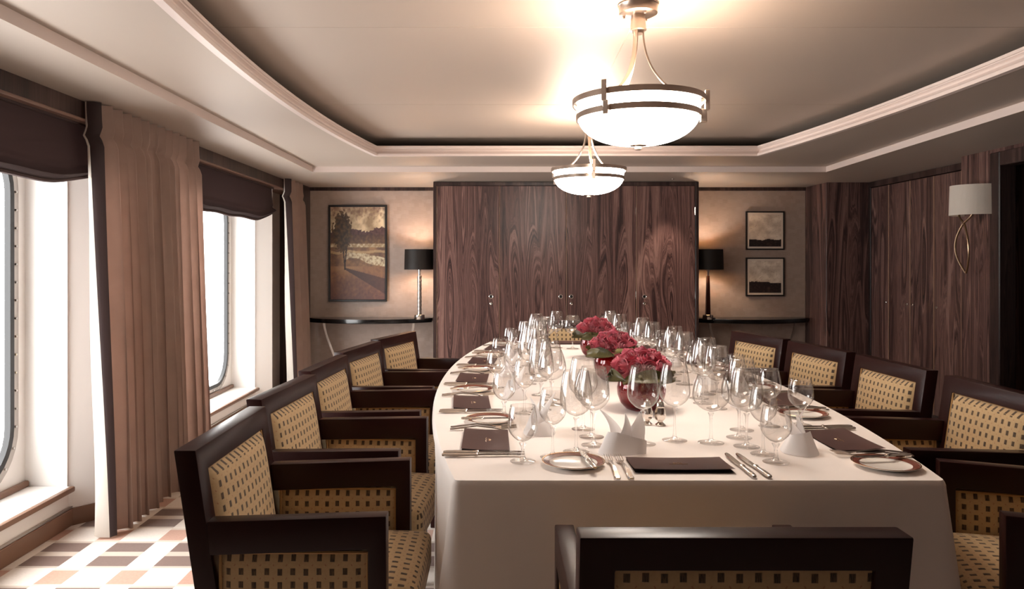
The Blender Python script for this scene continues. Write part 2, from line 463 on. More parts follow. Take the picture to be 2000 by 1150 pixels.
for k, yc in enumerate((3.70, 6.60)):
    bm = B(); hexa(bm, [(XL-.01, yc, .085), (XL-.01, yc+.15, .085), (-2.02, yc+.15, .085), (-2.02, yc+.14, .085), (XL-.01, yc, 1.985), (XL-.01, yc+.15, 1.985), (-2.02, yc+.15, 1.985), (-2.02, yc+.14, 1.985)])
    struct('trim_%d' % (6+k), bm, M['white_paint'], smooth=False)
    bm = B(); hexa(bm, [(XL-.01, yc-.015, 0), (XL-.01, yc+.15, 0), (-2.012, yc+.15, 0), (-2.012, yc+.13, 0), (XL-.01, yc-.015, .085), (XL-.01, yc+.15, .085), (-2.012, yc+.15, .085), (-2.012, yc+.13, .085)]); struct('trim_%d' % (8+k), bm, M['walnut'], smooth=False)
def rrect(y0, y1, z0, z1, r, x, n=8):
    pts = []
    for cy, cz, a in ((y1-r, z0+r, -PI/2), (y1-r, z1-r, 0), (y0+r, z1-r, PI/2), (y0+r, z0+r, PI)):
        for i in range(n+1):
            t = a+PI/2*i/n; pts.append((x, cy+r*math.cos(t), cz+r*math.sin(t)))
    return pts
for i, (a, b) in enumerate(WIN):
    wn = thing('window_%d' % (i+1), kind='structure')
    bm = B()
    o_ = [(-2.36, a, .185), (-2.36, b, .185), (-2.36, b, 1.97), (-2.36, a, 1.97)]
    fillring(bm, o_, rrect(a+.08, b-.08, .255, 1.92, .26, -2.36))
    thicken(bm, .02); obj('plate', bm, M['white_paint'], wn, smooth=False)
    bm = B(); tube(bm, rrect(a+.075, b-.075, .25, 1.925, .265, -2.345), 0, closed=True, flat=(.045, .012), up=(1, 0, 0)); obj('clamp_ring', bm, M['steel'], wn)
    bm = B(); tube(bm, rrect(a+.105, b-.105, .28, 1.895, .24, -2.35), 0, closed=True, flat=(.03, .03), up=(1, 0, 0)); obj('gasket', bm, M['rubber'], wn)
    bm = B()
    f = bm.faces.new([bm.verts.new(q) for q in rrect(a+.11, b-.11, .285, 1.89, .235, -2.36)]); obj('pane', bm, M['pane'], wn, smooth=False)
    bm = B()
    pts = rrect(a+.075, b-.075, .25, 1.925, .265, -2.338, 4)
    dense = []
    for q, s_ in zip(pts, pts[1:]+pts[:1]):
        L = (Vector(s_)-Vector(q)).length; k = max(1, int(L/.085))
        dense += [Vector(q).lerp(Vector(s_), t/k) for t in range(k)]
    for q in dense: box(bm, q.x, q.x+.006, q.y-.006, q.y+.006, q.z-.006, q.z+.006, .002)
    tag(obj('bolts', bm, M['chrome'], wn), kind='stuff')
    bm = B(); box(bm, -2.36, XL+.02, a+.005, b-.005, .185, .203, .004); obj('sill_board', bm, M['white_paint'], wn)
    bm = B(); box(bm, XL+.02, XL+.045, a+.005, b-.005, .178, .206, .008, 2); obj('sill_nosing', bm, M['walnut'], wn)
    bm = B(); box(bm, -2.34, -2.315, a+.005, b-.005, .203, .232, .004); obj('sill_batten', bm, M['walnut'], wn)

# right wall: cupboard run, sconce panel, dark doorway
bm = B(); box(bm, 3.66, 3.76, 3.90, YB, 0, 2.42); box(bm, 3.4, 3.76, YF, 3.95, 0, 2.42); box(bm, 3.4, 3.76, 3.95, 5.08, 2.06, 2.42)
struct('wall_right', bm, M['rosewood_dark'], smooth=False)
bm = B(); box(bm, 3.4, 3.76, 5.08, 5.41, 0, 2.42, .002); struct('wall_right_panel', bm, M['rosewood_dark'])
bm = B(); box(bm, 3.2, 3.66, 7.16, YB, 0, ZS, .002); struct('wall_right_pilaster', bm, M['rosewood_dark'])
dr = thing('door_1', kind='structure')
bm = B(); box(bm, 3.385, 3.5, 4.98, 5.08, 0, 2.06, .006); box(bm, 3.385, 3.5, 3.95, 4.98, 1.965, 2.06, .006); obj('door_frame', bm, M['wood_trim'], dr)
bm = B(); box(bm, 3.60, 3.65, 3.95, 4.985, 0, 2.0, .003); obj('door_leaf', bm, M['black'], dr)
bm = B(); tube(bm, [(3.57, 4.12, .8), (3.57, 4.12, 1.25)], .012); obj('handle', bm, M['chrome'], dr)

# ceiling: panels, upper slab, stepped soffits and the bowed cornice
TR = [(-1.555, .56), (-1.555, 6.34), (2.83, 6.34), (2.494, .56)]
CX, CY = .555, 3.45
def hwc(y): return 1.64-.175*((y-CY)/2.24)**2
def cornice_loop(n=24):
    y0, y1 = CY-2.24, CY+2.24
    L = [(CX-hwc(y0+(y1-y0)*i/n), y0+(y1-y0)*i/n) for i in range(n+1)]
    Rr = [(CX+hwc(y1-(y1-y0)*i/n), y1-(y1-y0)*i/n) for i in range(n+1)]
    return L+Rr
bm = B(); box(bm, XL-.35, 5.0, YF-.1, YB+.1, 2.30, 2.42)
ceil = struct('ceiling', bm, M['ceiling'])
cuts = [.3, 1.53, 3.01, 4.49, 5.97, 6.6]
for a, b in zip(cuts, cuts[1:]):
    bm = B(); box(bm, -1.85, 3.1, a+.002, b-.002, 2.27, 2.30, .0015); obj('ceiling_panel', bm, M['ceiling'], ceil)
bm = B(); fillring(bm, [(XL-.05, YF-.05, ZS), (XL-.05, YB+.05, ZS), (3.8, YB+.05, ZS), (3.8, YF-.05, ZS)], [(x, y, ZS) for x, y in TR])
obj('lower_soffit', bm, M['ceiling'], ceil, smooth=False)
CL = cornice_loop()
bm = B()
fillring(bm, [(x, y, 2.132) for x, y in TR], [(x, y, 2.132) for x, y in CL])
obj('upper_soffit', bm, M['ceiling'], ceil, smooth=False)
bm = B()
tr = [Vector((x, y, 0)) for x, y in TR]
lo = [bm.verts.new((p.x, p.y, ZS)) for p in tr]; hi = [bm.verts.new((p.x, p.y, 2.134)) for p in tr]
for i in range(4): bm.faces.new((lo[i], lo[(i+1) % 4], hi[(i+1) % 4], hi[i]))
obj('step_trim', bm, M['cornice'], ceil, smooth=False)
# moulded cornice
prof = [(-.02, 2.130), (.012, 2.130), (.014, 2.146), (.007, 2.149), (.004, 2.153), (-.004, 2.160), (-.010, 2.170), (-.010, 2.179), (-.003, 2.184), (.004, 2.186), (.006, 2.190), (.012, 2.192), (.012, 2.206), (-.03, 2.206)]
bm = B(); rows = []
NL = len(CL)
for i, (x, y) in enumerate(CL):
    p, q = Vector(CL[i-1]), Vector(CL[(i+1) % NL]); c = Vector((x, y))
    d1 = (c-p).normalized(); d2 = (q-c).normalized()
    n1 = Vector((d1.y, -d1.x)); n2 = Vector((d2.y, -d2.x)); n = (n1+n2); n = n/(n.length**2)*2 if n.length > .1 else n1
    if n.dot(Vector((CX, CY))-c) < 0: n = -n
    rows.append([bm.verts.new((x+n.x*a, y+n.y*a, z)) for a, z in prof])
for i in range(NL):
    A, D = rows[i], rows[(i+1) % NL]
    for k in range(len(prof)-1): bm.faces.new((A[k], A[k+1], D[k+1], D[k]))
obj('cornice', bm, M['cornice'], ceil, angle=25)

# ------------------------------------------------------------------ curtains and blinds
def curtain(y0, y1, folds, label, seed, near_only=False):
    t = thing('curtain', label, 'curtain', group='floor length curtains between the windows')
    rnd = random.Random(seed)
    ph = [rnd.uniform(-.5, .5) for _ in range(folds+2)]; am = [rnd.uniform(.6, 1.25) for _ in range(folds+2)]
    wv = [rnd.uniform(-.35, .35) for _ in range(folds+2)]
    ztop, zbot = 2.078, .012
    def surf(a, z):
        """a 0..1 along the width, returns a point on the folded cloth"""
        k = a*folds; i = int(k); fr = k-i; sm = fr*fr*(3-2*fr)
        A = am[i]+(am[i+1]-am[i])*sm; P = ph[i]+(ph[i+1]-ph[i])*sm; Wv = wv[i]+(wv[i+1]-wv[i])*sm
        h = (ztop-z)/(ztop-zbot)
        hd = max(0, min(1, (h-.035)/.05))
        th = 2*PI*k + P*hd + Wv*math.sin(h*5+P*4)*hd
        lobe = abs(math.sin(th/2))**.62
        x = -1.925 + .03*h + (1-hd)*.050*lobe + hd*(.062+.048*h)*A*lobe - .020*math.exp(-((h-.075)/.012)**2)
        y = y0+(y1-y0)*a + hd*(.018+.02*h)*math.sin(th)*A*.6 + .012*(1-hd)*math.sin(th)
        y += (y0+(y1-y0)*.5-y)*.02*math.sin(h*PI)
        zz = z + .006*abs(math.sin(th/2))*(h < .02)
        return Vector((x, y, zz))
    hs = [0, .02, .04, .055, .065, .075, .085, .10, .13] + [.13+.87*j/22 for j in range(1, 23)]
    nu = folds*14
    bandw = .075/(y1-y0)
    def patch(a0, a1, n, off=0):
        bm = B()
        g = [[bm.verts.new(surf(a0+(a1-a0)*i/n, ztop+(zbot-ztop)*h)+Vector((off, 0, 0))) for i in range(n+1)] for h in hs]
        for j in range(len(hs)-1):
            for i in range(n): bm.faces.new((g[j][i], g[j][i+1], g[j+1][i+1], g[j+1][i]))
        thicken(bm, .004); return bm
    obj('drape', patch(bandw, 1, nu), M['velvet'], t, angle=70)
    # leading edge band and lining
    def edge(pts_fn, m, name):
        bm = B(); g = []
        for h in hs:
            z = ztop+(zbot-ztop)*h
            g.append([bm.verts.new(q) for q in pts_fn(surf(bandw, z), h)])
        for j in range(len(hs)-1):
            for i in range(len(g[0])-1): bm.faces.new((g[j][i], g[j][i+1], g[j+1][i+1], g[j+1][i]))
        thicken(bm, .004); obj(name, bm, m, t, angle=70)
    edge(lambda p, h: [p, p+V(-.022, -.028, 0)*(1-.4*h), p+V(-.052, -.036, -.012*h)*(1-.5*h)], M['band'], 'edge_band')
    edge(lambda p, h: [p+V(-.053, -.037, -.01*h)*(1-.5*h), p+V(-.060-.018*h, -.036+.012*h, -.002), p+V(-.066-.040*h+.008*h*math.sin(h*9), -.012, 0)], M['lining'], 'lining')
    return t
curtain(3.50, 4.76, 13, 'wide taupe velvet pleated curtain with dark leading edge between the two windows', 3)
curtain(6.78, 7.33, 4, 'narrow far taupe curtain hanging beside the corner of the room', 5)

def blind(y0, y1, zc, label):
    t = thing('roman_blind', label, 'blind', group='roman blinds over the windows')
    def f(u, v):
        y = y0+(y1-y0)*u; e = abs(2*u-1)
        zb = zc+.085*max(0, (e-.55)/.45)**1.6
        z = 1.99+(zb-1.99)*v
        x = -2.005+.035*max(0, (v-.70)/.3)*math.sin(v*PI*7.2)+.006*math.sin(u*9)*v
        return Vector((x+.02*v*v, y, z+.004*math.sin(u*23)*v*v))
    bm = B(); grid(bm, 30, 24, f); thicken(bm, .006); obj('shade', bm, M['blind'], t, angle=60)
    bm = B(); tube(bm, [f(i/30, 1)+Vector((.0, 0, 0)) for i in range(31)], .012, 8); obj('hem_roll', bm, M['blind'], t)
    bm = B(); box(bm, -2.05, -1.985, y0, y1, 1.975, 1.995); obj('headrail', bm, M['blind'], t)
blind(1.72, 3.78, 1.69, 'aubergine roman blind drawn up over the near window left of the wide curtain')
blind(4.62, 6.68, 1.68, 'aubergine roman blind drawn up over the far window right of the wide curtain')

# ------------------------------------------------------------------ cupboards
def hinge(parent, x, y, z, axis='x'):
    bm = B(); lathe(bm, [(0, -.035), (.003, -.035), (.003, .035), (0, .035)], 8, (x, y, z)); obj('hinge', bm, M['chrome'], parent)
def ringpull(parent, x, y, z, d=(0, -1)):
    bm = B()
    m4 = frame_mtx((x, y, z), (1, 0, 0) if d[0] == 0 else (0, 1, 0), (d[0], d[1], 0))
    pts = [(.021, -.002), (.021, .004), (.018, .006), (.014, .004), (.013, -.001), (.0, -.002)]
    lathe(bm, [(max(a, 0), b) for a, b in pts], 20); bm.transform(m4); o = obj('ring_pull', bm, M['chrome'], parent)
    bm = B(); lathe(bm, [(.013, .0005), (0, .0005)], 16); bm.transform(m4); obj('finger_hole', bm, M['black'], parent)
def lockm(parent, x, y, z, d=(0, -1), r=.014):
    bm = B(); lathe(bm, [(r, -.002), (r, .006), (r*.7, .009), (r*.5, .008), (0, .008)], 14)
    bm.transform(frame_mtx((x, y, z), (1, 0, 0) if d[0] == 0 else (0, 1, 0), (d[0], d[1], 0))); obj('lock', bm, M['chrome'], parent)
wd = thing('wardrobe', 'large four door rosewood cupboard against the back wall between two consoles', 'cupboard', (0, 0, 0))
x0, x1, yf = -.585, 1.948, 7.08
bm = B()
box(bm, x0, x0+.03, yf, YB-.005, 0, ZS-.004, .002); box(bm, x1-.03, x1, yf, YB-.005, 0, ZS-.004, .002); box(bm, x0+.03, x1-.03, yf, YB-.005, ZS-.04, ZS-.004, .002)
box(bm, x0+.03, x1-.03, yf+.03, YB-.005, 0, .08); box(bm, x0+.03, x1-.03, YB-.03, YB-.005, .08, ZS-.04)
obj('carcass', bm, M['wood_trim'], wd)
xs = [x0+.032, .045, .685, 1.352, x1-.032]
for i in range(4):
    a, b = xs[i]+.003, xs[i+1]-.003
    bm = B(); box(bm, 0, b-a, 0, .022, 0, ZS-.125, .002)
    d_ = obj('door', bm, M['rosewood'], wd, loc=(a, yf+.004, .083))
    bm = B(); box(bm, -.0028, .0, -.004, .018, .0, ZS-.125) if i else box(bm, -.0022, .0, -.004, .018, 0, ZS-.125); obj('edge_strip', bm, M['edge'], d_)
    left_h = i in (0, 1); hx = 0.0 if left_h else b-a
    for hz in (.15, .92, 1.72): hinge(d_, hx, 0, hz)
    px = (b-a-.075) if left_h else .075
    if i == 1: px = b-a-.05
    if i == 2: px = .045
    ringpull(d_, px, 0, .905)
    if i != 1: lockm(d_, px, 0, .838)

cb = thing('built_in_cupboard', 'tall dark rosewood cupboard with four narrow doors along the right wall', 'cupboard')
bm = B(); box(bm, 3.60, 3.655, 5.415, 7.155, 2.03, ZS-.003, .002); box(bm, 3.60, 3.655, 7.11, 7.155, 0, 2.03, .002); box(bm, 3.60, 3.655, 5.415, 5.46, 0, 2.03, .002); box(bm, 3.63, 3.655, 5.46, 7.11, 0, .06)
obj('surround', bm, M['wood_trim'], cb)
yy = [7.105, 6.79, 6.44, 6.09, 5.73, 5.465]
for i in range(4):
    b, a = yy[i]-.003, yy[i+1]+.003
    bm = B(); box(bm, 0, .022, 0, b-a, 0, 1.96, .002); d_ = obj('door', bm, M['rosewood_dark'], cb, loc=(3.605, a, .063))
    bm = B(); box(bm, -.004, .016, -.0028, 0, 0, 1.96); obj('edge_strip', bm, M['edge'], d_)
    ky = (.04 if i in (0, 1) else b-a-.04)
    lockm(d_, 0, ky, .885, (-1, 0), .012)
bm = B(); box(bm, 0, .022, 0, .262, 0, 1.96, .002); obj('door', bm, M['rosewood_dark'], cb, loc=(3.605, 5.466, .063))

# ------------------------------------------------------------------ pictures
def painting_color(u, v):
    """u 0..1 left-right, v 0..1 bottom-top: dusk landscape with one slender tree"""
    n1 = noise.fractal(V(u*6, v*9, 1), 1, 2, 5); n2 = noise.fractal(V(u*22, v*30, 4), 1, 2, 4); n3 = noise.noise(V(u*4, v*6, 9))
    def mx(a, b, t): t = max(0, min(1, t)); return tuple(a[i]+(b[i]-a[i])*t for i in range(3))
    if v > .70:
        c = mx((150, 128, 100), (214, 196, 164), .5+n1*.9); c = mx(c, (96, 66, 60), (v-.86)*3+n2*.5)
        hill = .72+.06*n3+.075*math.exp(-((u-.82)/.2)**2)+.02*n2
        if v < hill: c = mx((66, 42, 44), (92, 62, 58), .5+n2)
    elif v > .60: c = mx((74, 50, 44), (128, 98, 62), (.70-v)*10*.6+n2*.5)
    elif v > .565: c = mx((150, 124, 90), (206, 190, 160), .3+n2*1.2)
    elif v > .36:
        c = mx((96, 70, 56), (150, 112, 76), .5+n1*.7+n2*.3)
        riv = v-(.50-.12*u); riv2 = abs(v-.43-.05*math.sin(u*4)+.03*n3)
        if riv2 < .045 and u > .28+.1*n2: c = mx(c, (206, 192, 160), .75+n2)
        if abs(v-.515+.02*n3) < .014: c = mx(c, (190, 160, 116), .7)
    else:
        c = mx((138, 98, 68), (92, 60, 56), (.36-v)*2.6+n2*.35+n1*.25)
        c = mx(c, (188, 148, 104), .55*math.exp(-((u-.3)/.25)**2-((v-.34)/.04)**2))
    # long shadow of the tree running to the lower right
    sx = u-.26; sv = .335-v-.26*sx
    if sx > 0 and abs(sv) < .01+.10*sx: c = mx(c, (52, 32, 36), .8*(1-sx*.4))
    # trunks, crown
    if .32 < v < .58:
        for tx in (.27-.10*(v-.32)*1.8, .26+.16*(v-.34)):
            if abs(u-tx) < .011: c = (40, 26, 24)
    e = ((u-.21)/.17)**2+((v-.735)/.215)**2
    if e < 1+n2*.7: c = mx((52, 38, 28), (96, 72, 44), .45+n2*1.1-.3*(u-.15)/.1*.2)
    return c
def small_color(seed, hz):
    def f(u, v):
        def mx(a, b, t): t = max(0, min(1, t)); return tuple(a[i]+(b[i]-a[i])*t for i in range(3))
        n1 = noise.fractal(V(u*4+seed, v*5, seed), 1, 2, 5); n2 = noise.fractal(V(u*14+seed, v*18, 3), 1, 2, 4)
        if v > hz+.03*n1+.04*(.5-u)*(seed % 2):
            c = mx((226, 214, 198), (176, 158, 142), .35+n1*.6)
            if abs(noise.noise(V(u*7+seed, v*9, 2))) < .012: c = mx(c, (140, 118, 104), .45)
            return c
        return mx((30, 22, 22), (74, 56, 50), max(0, n2*1.1)+(.3 if abs(u-.6) < .06 and v < hz*.6 else 0))
    return f
def picture(xc, zc, wd_, ht, fw, fd, fcol, colfn, nu, nv, label, mount=0, y=YB):
    t = thing('framed_picture', label, 'picture', (xc, y-.002, zc))
    bm = B()
    for a in ((-wd_/2, wd_/2, ht/2-fw, ht/2), (-wd_/2, wd_/2, -ht/2, -ht/2+fw), (-wd_/2, -wd_/2+fw, -ht/2+fw, ht/2-fw), (wd_/2-fw, wd_/2, -ht/2+fw, ht/2-fw)):
        box(bm, a[0], a[1], -fd, 0, a[2], a[3], .002)
    obj('frame', bm, fcol, t)
    w_, h_ = wd_-2*fw, ht-2*fw
    if mount:
        bm = B(); box(bm, -w_/2, w_/2, -fd+.010, -.002, -h_/2, h_/2); obj('mount', bm, mat('mount_card', (214, 200, 186), .7), t); w_ -= 2*mount; h_ -= 2*mount
    bm = B(); yy_ = -fd+(.008 if mount else .012)
    grid(bm, nu, nv, lambda u, v: V((u-.5)*w_, yy_, (v-.5)*h_))
    cl = bm.loops.layers.float_color.new('print')
    for f in bm.faces:
        for l in f.loops:
            c = l.vert.co; l[cl] = lin(tuple(max(0, q) for q in colfn(c.x/w_+.5, c.z/h_+.5)))
    obj('canvas', bm, M['print'], t, smooth=False)
M['black_frame'] = mat('black_picture_frame', (22, 18, 18), .35)
picture(-1.405, 1.407, .60, .99, .020, .035, M['black_frame'], painting_color, 110, 180, 'large black framed landscape painting of a slender tree on the left back wall')
picture(2.78, 1.64, .395, .395, .013, .028, M['black_frame'], small_color(2, .22), 60, 60, 'upper small square framed picture with pale sky and narrow dark base', .02)
picture(2.78, 1.165, .395, .395, .013, .028, M['black_frame'], small_color(5, .33), 60, 60, 'lower small square framed picture with broader dark base', .02)

# ------------------------------------------------------------------ console tables and lamps
def console(xa, xb, label, flip):
    t = thing('console_table', label, 'table', ((xa+xb)/2, YB, 0), group='wall consoles either side of the cupboard')
    L = xb-xa
    def out(zz, s=1.0, n=24):
        pts = [(-L/2*s, -.003, zz), (-L/2*s, -.12, zz)]
        pts += [(-L/2*s+L*s*i/n, -.12-.24*s*math.sin(PI*i/n)**.8, zz) for i in range(1, n)]
        return pts+[(L/2*s, -.12, zz), (L/2*s, -.003, zz)]
    bm = B()
    loops = [[bm.verts.new(q) for q in out(z_, s_)] for z_, s_ in ((.707, .985), (.712, .99), (.724, .99), (.726, 1), (.746, 1), (.75, .997))]
    for a, b in zip(loops, loops[1:]):
        for i in range(len(a)): bm.faces.new((a[i], a[(i+1) % len(a)], b[(i+1) % len(a)], b[i]))
    bm.faces.new(loops[0][::-1]); bm.faces.new(loops[-1]); obj('tabletop', bm, M['black_lacquer'], t)
    for sx in (-1, 1):
        xo = sx*(L/2-.16)
        bm = B(); tube(bm, [(xo - sx*(.02+.16*math.sin(q*PI*.55)**1.6), -.22+.05*q, .708-.70*q) for q in [i/14 for i in range(15)]], 0, flat=(.022, .014), up=(0, 1, 0))
        obj('leg', bm, M['steel'], t)
    bm = B(); box(bm, -L/2+.14, L/2-.14, -.05, -.02, .02, .06); obj('stretcher', bm, M['black_lacquer'], t)
console(-1.885, -.63, 'black demilune console under the large landscape painting', 0)
console(1.975, 3.19, 'black demilune console under the two small pictures', 1)

def table_lamp(x, y, label, style):
    t = thing('table_lamp', label, 'lamp', (x, y, .7505), group='lamps on the consoles')
    bm = B(); lathe(bm, [(0, 0), (.05, 0), (.052, .003), (.052, .042), (.048, .046), (.03, .048), (0, .048)], 24); obj('base', bm, M['chrome'], t)
    bm = B()
    if style == 0:
        n = 20; rows = []
        for j in range(41):
            z = .048+.385*j/40
            rows.append([bm.verts.new(((.021+.003*math.sin(5*(2*PI*i/n)+j*.75)*math.cos(5*(2*PI*i/n)-j*.75))*math.cos(2*PI*i/n), (.021+.003*math.sin(5*(2*PI*i/n)+j*.75)*math.cos(5*(2*PI*i/n)-j*.75))*math.sin(2*PI*i/n), z)) for i in range(n)])
        for a, b in zip(rows, rows[1:]):
            for i in range(n): bm.faces.new((a[i], a[(i+1) % n], b[(i+1) % n], b[i]))
        obj('column', bm, M['steel'], t)
    else:
        hexa(bm, [(-.022, -.022, .048), (.022, -.022, .048), (.022, .022, .048), (-.022, .022, .048), (-.015, -.015, .433), (.015, -.015, .433), (.015, .015, .433), (-.015, .015, .433)], .004)
        obj('column', bm, M['mahogany'], t)
    bm = B(); lathe(bm, [(0, .433), (.012, .433), (.012, .47), (.017, .472), (.017, .51), (0, .51)], 14); obj('socket', bm, M['chrome'], t)
    bm = B(); lathe(bm, [(.15, .492), (.145, .692)], 40); thicken(bm, .003); obj('shade', bm, M['shade_dark'], t)
    bm = B(); lathe(bm, [(.1455, .494), (.1405, .690)], 40); obj('shade_lining', bm, mat('gold_shade_lining', (222, 184, 130), .4), t)
    bm = B()
    for k in range(3):
        a = 2*PI*k/3; tube(bm, [(.012*math.cos(a), .012*math.sin(a), .505), (.147*math.cos(a), .147*math.sin(a), .50)], .002, 5)
    obj('shade_spider', bm, M['chrome'], t)
    bm = B(); bmesh.ops.create_uvsphere(bm, u_segments=12, v_segments=8, radius=.026, matrix=Matrix.Translation((0, 0, .545))); obj('bulb', bm, M['bulb'], t)
    lo = light('lamp_bulb', 'POINT', (0, 0, .585), 9, WARM, shadow_soft_size=.03); lo.parent = t
    bm = B(); tube(bm, [(.05, 0, .006), (.075, .02, .004), (.09, .05, .006), (.085, .10, .003), (.08, .16, .003)], .003, 6); obj('cord', bm, M['rubber'], t)
table_lamp(-.745, 7.36, 'dark drum shade table lamp with textured silver column on the left console', 0)
table_lamp(2.115, 7.36, 'dark drum shade table lamp with slim dark square column on the right console', 1)

# ------------------------------------------------------------------ wall sconce
t = thing('wall_sconce', 'wall sconce with half round white linen shade and crossed bronze loops', 'lamp', (3.398, 5.21, 0))
bm = B(); lathe(bm, [(.165, 1.646), (.16, 1.854)], 24, (0, 0, 0), 1.15, .95, PI/2, 3*PI/2); thicken(bm, .003); obj('shade', bm, M['shade_white'], t)
for sx in (-1, 1):
    bm = B(); pts = []
    for i in range(33):
        q = i/32; z = 1.66-.42*q
        yv = sx*(.07-.105*q/.18 if q < .18 else -.035-.0*q) if q < .10 else 0
        c_ = math.cos(q*PI*1.0)
        yv = -sx*.075*math.sin((q-.16)/.84*PI)**.9 if q > .16 else sx*.075*math.sin((.16-q)/.16*PI/2)
        pts.append((-.09-.03*math.sin(q*PI), yv, z))
    tube(bm, pts, .007, 8); obj('loop', bm, mat('bronze_loop', (150, 124, 100), .3, 1), t)
bm = B(); box(bm, -.022, 0, -.035, .035, 1.66, 1.80, .004); obj('backplate', bm, M['nickel'], t)
bm = B(); tube(bm, [(-.02, 0, 1.70), (-.09, 0, 1.70), (-.09, 0, 1.76)], .008, 8); obj('bracket', bm, M['nickel'], t)

# ------------------------------------------------------------------ pendant lamps
def pendant(x, y, a0, label, energy):
    t = thing('pendant_lamp', label, 'lamp', (x, y, 2.27), group='bowl pendants over the table')
    def Z(z): return z-2.27
    bm = B(); lathe(bm, [(0, -.001), (.073, -.001), (.075, -.006), (.072, -.010), (.070, -.036), (.06, -.041), (0, -.041)], 36); obj('canopy', bm, M['nickel'], t)
    for k in (0, 2.1, 4.2):
        bm = B(); lathe(bm, [(0, -.052), (.005, -.05), (.006, -.041), (.006, -.04)], 10, (.052*math.cos(k+.8), .052*math.sin(k+.8), 0)); obj('canopy_screw', bm, M['nickel'], t)
    bm = B(); lathe(bm, [(.026, -.041), (.026, -.05), (.029, -.088), (.031, -.096), (.022, -.098), (.02, -.11), (0, -.11)], 24); obj('hub', bm, M['nickel'], t)
    for k in range(3):
        a = R(a0+120*k); ca, sa = math.cos(a), math.sin(a)
        pts = []
        for i in range(19):
            q = i/18; r_ = .018+.185*q**2.1; z = -.095-.262*(1-(1-q)**1.35)
            pts.append((r_*ca, r_*sa, z))
        pts.append((.235*ca, .235*sa, -.362))
        bm = B(); tube(bm, pts, 0, flat=(.016, .006), up=(ca, sa, .3)); obj('arm', bm, M['nickel'], t)
        bm = B()
        hw = .010
        def blk(r0, r1, z0, z1):
            vs = []
            for z_ in (z0, z1):
                for (rr, ss) in ((r0, -hw), (r1, -hw), (r1, hw), (r0, hw)): vs.append((rr*ca-ss*sa, rr*sa+ss*ca, z_))
            hexa(bm, vs, .002)
        blk(.238, .256, Z(1.872), Z(1.945)); blk(.222, .246, Z(1.828), Z(1.876))
        obj('bracket', bm, M['nickel'], t)
    def band(r, zc, h):
        bm = B(); lathe(bm, [(r-.006, zc-h/2), (r, zc-h/2), (r, zc+h/2), (r-.006, zc+h/2), (r-.006, zc-h/2)], 64); return bm
    obj('upper_ring', band(.242, Z(1.908), .021), M['nickel'], t); obj('lower_ring', band(.228, Z(1.853), .021), M['nickel'], t)
    bm = B(); bp = [(.2275, Z(1.906))]
    for i in range(1, 14):
        q = i/13; bp.append((.2225*math.cos(q*PI/2)**.85 if q < 1 else 0, Z(1.862-.112*math.sin(q*PI/2)**1.0)))
    bp[0] = (.224, Z(1.914)); bp.insert(1, (.2235, Z(1.885)))
    lathe(bm, bp, 64); obj('glass_bowl', bm, M['bowl_glow'], t)
    bm = B(); lathe(bm, [(max(0, r-.004), z+.003) for r, z in bp], 64); obj('bowl_glow_block', bm, M['glow_block'], t)  # added unlit shell inside the bowl, blocks its glow towards the ceiling
    bm = B(); lathe(bm, [(0, Z(1.754)), (.03, Z(1.753)), (.032, Z(1.748)), (.014, Z(1.745)), (.014, Z(1.734)), (.008, Z(1.731)), (0, Z(1.731))], 20); obj('finial', bm, M['nickel'], t)
    a = R(a0+0); bm = B(); tube(bm, [(-.028, -.01, -.09), (.245*math.cos(a), .245*math.sin(a), Z(1.945))], .0012, 5); obj('safety_wire', bm, M['steel'], t)
    lo = light('pendant_bulbs', 'POINT', (0, 0, Z(1.93)), energy, WARM, shadow_soft_size=.14); lo.parent = t
pendant(.53, 2.74, 232, 'near bowl pendant lamp with two nickel rings, the larger in view', 22)
pendant(.605, 4.77, 270, 'far bowl pendant lamp with two nickel rings, nearer the cupboard', 22)

# recessed spot washing the right-hand wardrobe door, and spots over the table nearer the camera
def downlight(x, y, z, energy, ang, label, tilt=(0, 0, 0)):
    t = thing('downlight', label, 'lamp', (x, y, z))
    bm = B(); lathe(bm, [(.010, .0), (.014, -.003), (.016, 0), (.014, .001)], 24); obj('trim_ring', bm, M['chrome'], t)
    bm = B(); lathe(bm, [(0, -.0005), (.010, -.0005)], 20); obj('lens', bm, M['bowl_glow'], t)
    lo = light('downlight_spot', 'SPOT', (0, 0, -.012), energy, (1, .84, .68), tilt, spot_size=R(ang), spot_blend=.6, shadow_soft_size=.03); lo.parent = t
downlight(1.64, 6.85, ZS-.001, 24, 50, 'small recessed downlight in the soffit above the right wardrobe door', (R(8), 0, 0))

# ------------------------------------------------------------------ dining table and cloth
TX, Y0, Y1, TH = .535, 1.935, 5.33, .75
def hw(y): return .79-.066*(y-3.45)**2
t = thing('dining_table', 'long boat shaped dining table hidden under the white cloth', 'table', (TX, 3.63, 0))
bm = B()
n = 20; ring = [(TX-hw(Y0+.01+(Y1-Y0-.02)*i/n)+.01-TX, Y0+.01+(Y1-Y0-.02)*i/n-3.63) for i in range(n+1)]
ring = ring+[(-x, y) for x, y in ring[::-1]]
for z_ in (.715, .745): pass
lo_ = [bm.verts.new((x, y, .715)) for x, y in ring]; hi_ = [bm.verts.new((x, y, .744)) for x, y in ring]
for i in range(len(ring)): bm.faces.new((lo_[i], lo_[(i+1) % len(ring)], hi_[(i+1) % len(ring)], hi_[i]))
bm.faces.new(lo_[::-1]); bm.faces.new(hi_); obj('tabletop', bm, M['mahogany'], t)
for sx in (-.35, .35):
    for sy in (-1.3, 1.3):
        bm = B(); box(bm, sx-.04, sx+.04, sy-.04, sy+.04, 0, .715, .004); obj('leg', bm, M['mahogany'], t)

